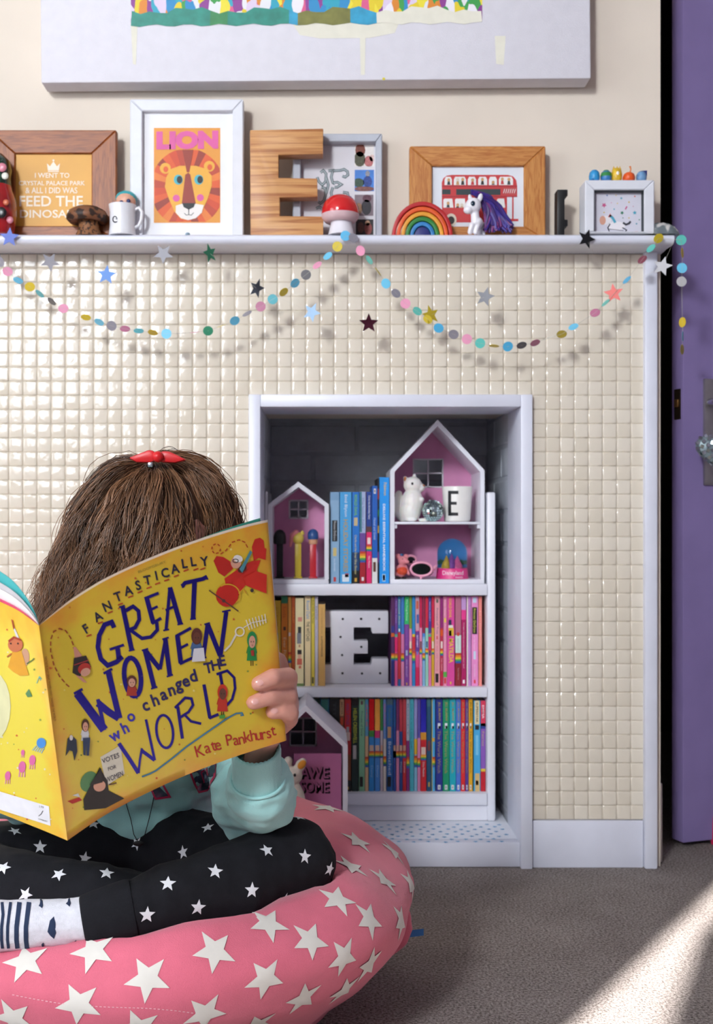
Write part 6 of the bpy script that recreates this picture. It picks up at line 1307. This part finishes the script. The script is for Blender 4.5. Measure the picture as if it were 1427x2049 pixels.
def ribbed(name, pts, mat, parent, nr=56, amp=.025):
    mb = MB(); pts = [(Vector(p_), r_) for p_, r_ in pts]; n_ = nr*2; m_ = len(pts)
    ax = (pts[-1][0]-pts[0][0]).normalized(); a_ = ax.cross(Vector((0, 0, 1))).normalized(); b_ = ax.cross(a_)
    for p_, r_ in pts:
        for i in range(n_): w = 2*math.pi*i/n_; mb.v.append(p_+(a_*math.cos(w)+b_*math.sin(w))*r_*(1+(amp if i % 2 else -amp)))
    for j in range(m_-1):
        for i in range(n_): mb.f.append((j*n_+i, j*n_+(i+1) % n_, (j+1)*n_+(i+1) % n_, (j+1)*n_+i)); mb.m.append(0)
    return mb.build(name, mat, parent, smooth=180)
a_, b_ = P(268, 1820, 1.42), P(166, 1844, 1.408)
ribbed('cuff', [(a_, .0352), (a_+(b_-a_)*.1, .0362), (a_+(b_-a_)*.4, .0345), (a_+(b_-a_)*.75, .0318), (a_+(b_-a_)*.96, .0296), (b_, .0275), (b_+(a_-b_)*.05, .0255)], BLK, lo, 40, .015)
# sock
so = MB(); so.cap(sock); WS = M('#dcdce4', .9, var=.05, scale=200, bump=.4, bscale=900)
sko = organic('sock', so, .003, WS, pe, 4, wrinkle(.0012, 60)); bvk2 = bvh_of(sko); sm = MB(); mp = bmap(bvk2, .0007)
for x in (4, 16, 34, 53): sm.stroke([(x+(5 if x > 10 else 0), 1806), (x+2, 1830), (x-1, 1855), (x-1, 1880), (x+1, 1897)], 9 if x > 30 else 6, mp, 0, 6)
for x, y, R_ in ((104, 1858, 1.0), (137, 1803, .6), (82, 1808, .5), (150, 1893, .55), (85, 1897, .5)): sm.fan([(x-9*R_, y+6), (x-4*R_, y-16*R_), (x+4*R_, y-24*R_), (x+7*R_, y-12*R_), (x+8*R_, y+8*R_), (x+4*R_, y+20*R_), (x-3*R_, y+14*R_)], mp, 0, 3)
sm.build('stripe_print', M('#20304e', .9), sko, smooth=180)
# sweatshirt
MINT = M('#a3d6d4', .9, var=.03, scale=30, bump=.25, bscale=900, sheen=.2)
sw = MB(); sw.ell(P(278, 1625, 1.79), (.112, .082, .055)); sw.ell(P(288, 1560, 1.79), (.115, .085, .09)); sw.ell(P(302, 1410, 1.79), (.118, .085, .11)); sw.cap([(P(195, 1325, 1.78), .05), (P(425, 1325, 1.78), .05)])
sw.cap([(P(425, 1325, 1.78), .05), (P(462, 1480, 1.71), .046), (P(500, 1607, 1.605), .0495), (P(526, 1590, 1.535), .047), (P(517, 1572, 1.497), .042)]); sw.ell(P(468, 1585, 1.60), (.030, .03, .045))
sw.cap([(P(195, 1325, 1.78), .05), (P(40, 1580, 1.66), .047), (P(-180, 1480, 1.54), .036)])
def sleeve_folds(c, nr):
    c = wrinkle(.006, 17)(c, nr); d_ = np.array([noise.noise(Vector((p_[0]*16+p_[2]*10, p_[1]*16, p_[2]*52-p_[0]*20)))+.6*noise.noise(Vector((p_[0]*40, p_[1]*25, p_[2]*95))) for p_ in c]); return c+nr*(d_*.0045)[:, None]
swo = organic('sweatshirt', sw, .004, MINT, pe, 4, sleeve_folds); bvw = bvh_of(swo)
a_, b_ = P(516, 1562, 1.482), P(512, 1494, 1.452)
ribbed('cuff', [(a_, .0325), (a_+(b_-a_)*.12, .0310), (a_+(b_-a_)*.5, .0292), (a_+(b_-a_)*.9, .0300), (b_, .0285), (b_+(a_-b_)*.1, .025)], MINT, swo, 34, .028)
ax_ = (b_-a_).normalized(); u_ = ax_.cross(Vector((0, 0, 1))).normalized(); v_ = ax_.cross(u_)
MB().tube([a_+ax_*.003+(u_*math.cos(w)+v_*math.sin(w))*.0335 for w in [2*math.pi*i/40 for i in range(41)]], .0022, 8, caps=False).build('cuff_seam', MINT, swo, smooth=60)
sm = MB(); mp = bmap(bvw, .0008); mp2 = bmap(bvw, .0014)
for L in ([(600, 1378), (655, 1362), (712, 1462), (640, 1472)], [(800, 1300), (880, 1285), (948, 1280), (945, 1360), (900, 1430), (860, 1440), (835, 1390)], [(455, 1468), (530, 1420), (520, 1478)]):
    sm.fan(CL(L), mp, 0, 4); sm.stroke(CL(L+[L[0]]), 4, mp2, 1, 6)
sm.stroke(CL([(870, 1340), (905, 1320), (910, 1350), (885, 1385), (870, 1340)]), 3, mp2, 1, 5)
sm.build('chest_print', [M('#7f8aa0', .2, .7, var=.4, scale=60), M('#cf3560', .5)], swo, smooth=180)
# necklace cord
nk = MB(); 
def rp(b, x, y, o): l, n_, _, _ = ray(b, x, y); return l+(CAM-l).normalized()*o
nk.tube([rp(bvw, 246, 1560, .002), rp(bvw, 253, 1610, .002), rp(bvw, 262, 1640, .003), P(268, 1670, 1.70), P(276, 1684, 1.69)], .0006, 5); nk.tube([rp(bvw, 314, 1560, .002), rp(bvw, 305, 1610, .002), rp(bvw, 298, 1640, .003), P(290, 1670, 1.70), P(278, 1684, 1.69)], .0006, 5)
nk.ell(P(277, 1688, 1.688), (.008, .002, .004), 12, 6); nk.build('necklace', M('#2a2626', .4, .5), pe)
# ---------------- hair: a body of hair plus combed locks
HAIRB = M('#563826', .6, var=.35, scale=14, stretch=(6, 6, .8))
hb = MB(); ho = Hc-fd*.016+Vector((0, 0, .004)); hb.ell(ho, (.086, .090, .085), 24, 16)
hb.cap([(P(260, 985, 1.73), .042), (P(215, 1080, 1.71), .050), (P(190, 1170, 1.70), .052), (P(165, 1290, 1.70), .05)]); hb.cap([(P(290, 1010, 1.69), .035), (P(262, 1100, 1.67), .042), (P(250, 1200, 1.665), .046), (P(240, 1290, 1.67), .04)])
hb.cap([(P(300, 1000, 1.68), .03), (P(325, 1090, 1.66), .030), (P(320, 1200, 1.66), .035)]); hb.cap([(P(415, 1010, 1.77), .030), (P(420, 1100, 1.78), .028), (P(420, 1220, 1.79), .026)])
hbo = organic('hair', hb, .005, HAIRB, pe, 8); bvh_ = bvh_of(hbo)
root = P(305, 930, 1.71); cr = (root-Hc).normalized()
e1 = (Vector((1, 0, 0))-cr*cr.x).normalized(); e2 = cr.cross(e1)
if e2.y > 0: e2 = -e2
G = []; rg = random.Random(11); NS = 24
for gi in range(420):
    ph = rg.uniform(-75, 300); 
    if 8 < ph < 40: continue
    a_ = math.radians(ph); p_ = root+(e1*math.cos(a_)+e2*math.sin(a_))*rg.uniform(.003, .03)+e1*rg.uniform(-.012, .012)
    left = 40 <= ph <= 215
    dr = (e1*math.cos(a_)+e2*math.sin(a_)); ln = rg.uniform(.30, .44); st_ = ln/NS; path = []
    tgt = Vector((rg.uniform(-.42, -.02) if left else rg.uniform(-.02, .04), rg.uniform(-.12, .05), -1)).normalized()
    lift = rg.uniform(.001, .010); nsd = Vector((rg.uniform(0, 99), rg.uniform(0, 99), 0))
    for i in range(NS+1):
        l, n_, _, _ = bvh_.find_nearest(p_)
        if (p_-l).dot(n_) < lift: p_ = l+n_*lift
        elif i < 11: p_ = l+n_*(lift+((p_-l).dot(n_)-lift)*.1)
        if path: dr = (p_-path[-1]).normalized()
        path.append(p_.copy()); w = .16+.012*i
        dr = (dr*(1-w)+tgt*w).normalized(); p_ = p_+dr*st_
    path = [q_+noise.noise_vector(nsd+Vector((0, 0, i_*.16)))*(.017*min(1, i_/7)) for i_, q_ in enumerate(path)]
    G.append(path)
G = np.array([[tuple(q_) for q_ in g_] for g_ in G]); allp = []; tone = []
for g_ in G:
    t0 = np.random.rand(); n_ = 17; ph = np.random.rand()*6; fq = np.random.uniform(9, 20); aw = np.random.uniform(.5, 1.5)
    for k_ in range(n_):
        u = np.linspace(0, 1, NS+1); off = np.random.normal(0, .0042, 3); off2 = np.random.normal(0, .004, 3)
        wav = np.stack([np.sin(u*fq+ph+k_*.12), np.cos(u*fq*.8+ph*1.3), np.zeros_like(u)], 1)*(.014*aw*u**.9)[:, None]
        fz = np.cumsum(np.random.normal(0, .0005 if k_ else .0022, (NS+1, 3)), 0)
        pth = g_+off*(.5+.5*np.sin(np.pi*u*.8))[:, None]+off2*(u**2)[:, None]+wav+fz
        allp.append(pth); tone.append(np.clip(.75*t0**1.4+.3*np.random.rand(), 0, 1))
A = np.array(allp); ns, m_, _ = A.shape; T2 = np.gradient(A, axis=1); T2 /= np.linalg.norm(T2, axis=2, keepdims=True)+1e-9
ref = np.array([.3, .9, .2]); N1 = np.cross(T2, ref); N1 /= np.linalg.norm(N1, axis=2, keepdims=True)+1e-9; N2 = np.cross(T2, N1)
rad = (.00052*(1-.65*np.linspace(0, 1, m_)**2))[None, :, None]
V3 = np.stack([A+rad*(N1*math.cos(w)+N2*math.sin(w)) for w in (0, 2.094, 4.189)], 2).reshape(-1, 3)-np.array(pe['_o'])
base_ = (np.arange(ns)[:, None]*m_+np.arange(m_-1)[None, :])*3; base_ = base_.reshape(-1)
fc_ = np.concatenate([np.stack([base_+k_, base_+(k_+1) % 3, base_+3+(k_+1) % 3, base_+3+k_], 1) for k_ in range(3)])
me = bpy.data.meshes.new('hair_strands'); me.vertices.add(len(V3)); me.vertices.foreach_set('co', V3.ravel()); me.loops.add(fc_.size); me.loops.foreach_set('vertex_index', fc_.ravel().astype(np.int32))
me.polygons.add(len(fc_)); me.polygons.foreach_set('loop_start', np.arange(0, fc_.size, 4, dtype=np.int32)); me.update(calc_edges=True)
at = me.attributes.new('tone', 'FLOAT', 'POINT'); at.data.foreach_set('value', np.repeat(np.array(tone), m_*3))
me.polygons.foreach_set('use_smooth', [True]*len(me.polygons))
hm = bpy.data.materials.new('hair_strand'); hm.use_nodes = True; nt = hm.node_tree; b_ = nt.nodes['Principled BSDF']; an = nt.nodes.new('ShaderNodeAttribute'); an.attribute_name = 'tone'
r_ = nt.nodes.new('ShaderNodeValToRGB'); r_.color_ramp.elements[0].color = lin('#301b11')+[1]; r_.color_ramp.elements[1].color = lin('#9c7050')+[1]; nt.links.new(an.outputs['Fac'], r_.inputs[0]); nt.links.new(r_.outputs[0], b_.inputs['Base Color']); b_.inputs['Roughness'].default_value = .3
me.materials.append(hm); hs = bpy.data.objects.new('hair_strands', me); COL.objects.link(hs); hs.parent = hbo; hs['_o'] = pe['_o']; hs['kind'] = 'stuff'
# red bow
BW = M('#cc1a20', .4, var=.05); dB_ = 1.665
bo_ = MB(); bo_.prism([(P(x, y, dB_).x, P(x, y, dB_).z) for x, y in ((256, 916), (272, 925), (300, 926), (318, 919), (309, 903), (299, 899), (284, 905))], dB_-D, dB_-D+.016)
bow = bo_.build('hair_bow', BW, pe, bev=.004)
bo_ = MB(); bo_.prism([(P(x, y, dB_).x, P(x, y, dB_).z) for x, y in ((314, 919), (322, 925), (350, 926), (373, 920), (356, 911), (338, 903), (322, 902))], dB_-D, dB_-D+.016); bo_.build('bow_loop', BW, bow, bev=.004)
MB().ell(P(316, 914, dB_-.003), (.008, .010, .008), 12, 8).build('bow_knot', BW, bow, smooth=60)
MB().box(P(296, 0, 1.67).x, P(306, 0, 1.67).x, 1.668-D, 1.69-D, P(0, 935, 1.67).z, P(0, 924, 1.67).z).build('clip', M('#b8bcc4', .25, .9), bow, bev=.001)
# pink thing peeping in beside the door
dd = HC*F/(1690-PY); c = P(1436, 0, dd); o = MB().lathe((c.x, c.y, 0), [(0, .001), (.014, .001), (.0165, .02), (.015, .06), (.009, .083), (0, .086)], 20).build('pink_bag', M('#d81f58', .7), smooth=60)
tag(o, 'hot pink soft object on the floor under the door edge', 'bag')
for o in bpy.data.objects:
    if '_o' in o: del o['_o']
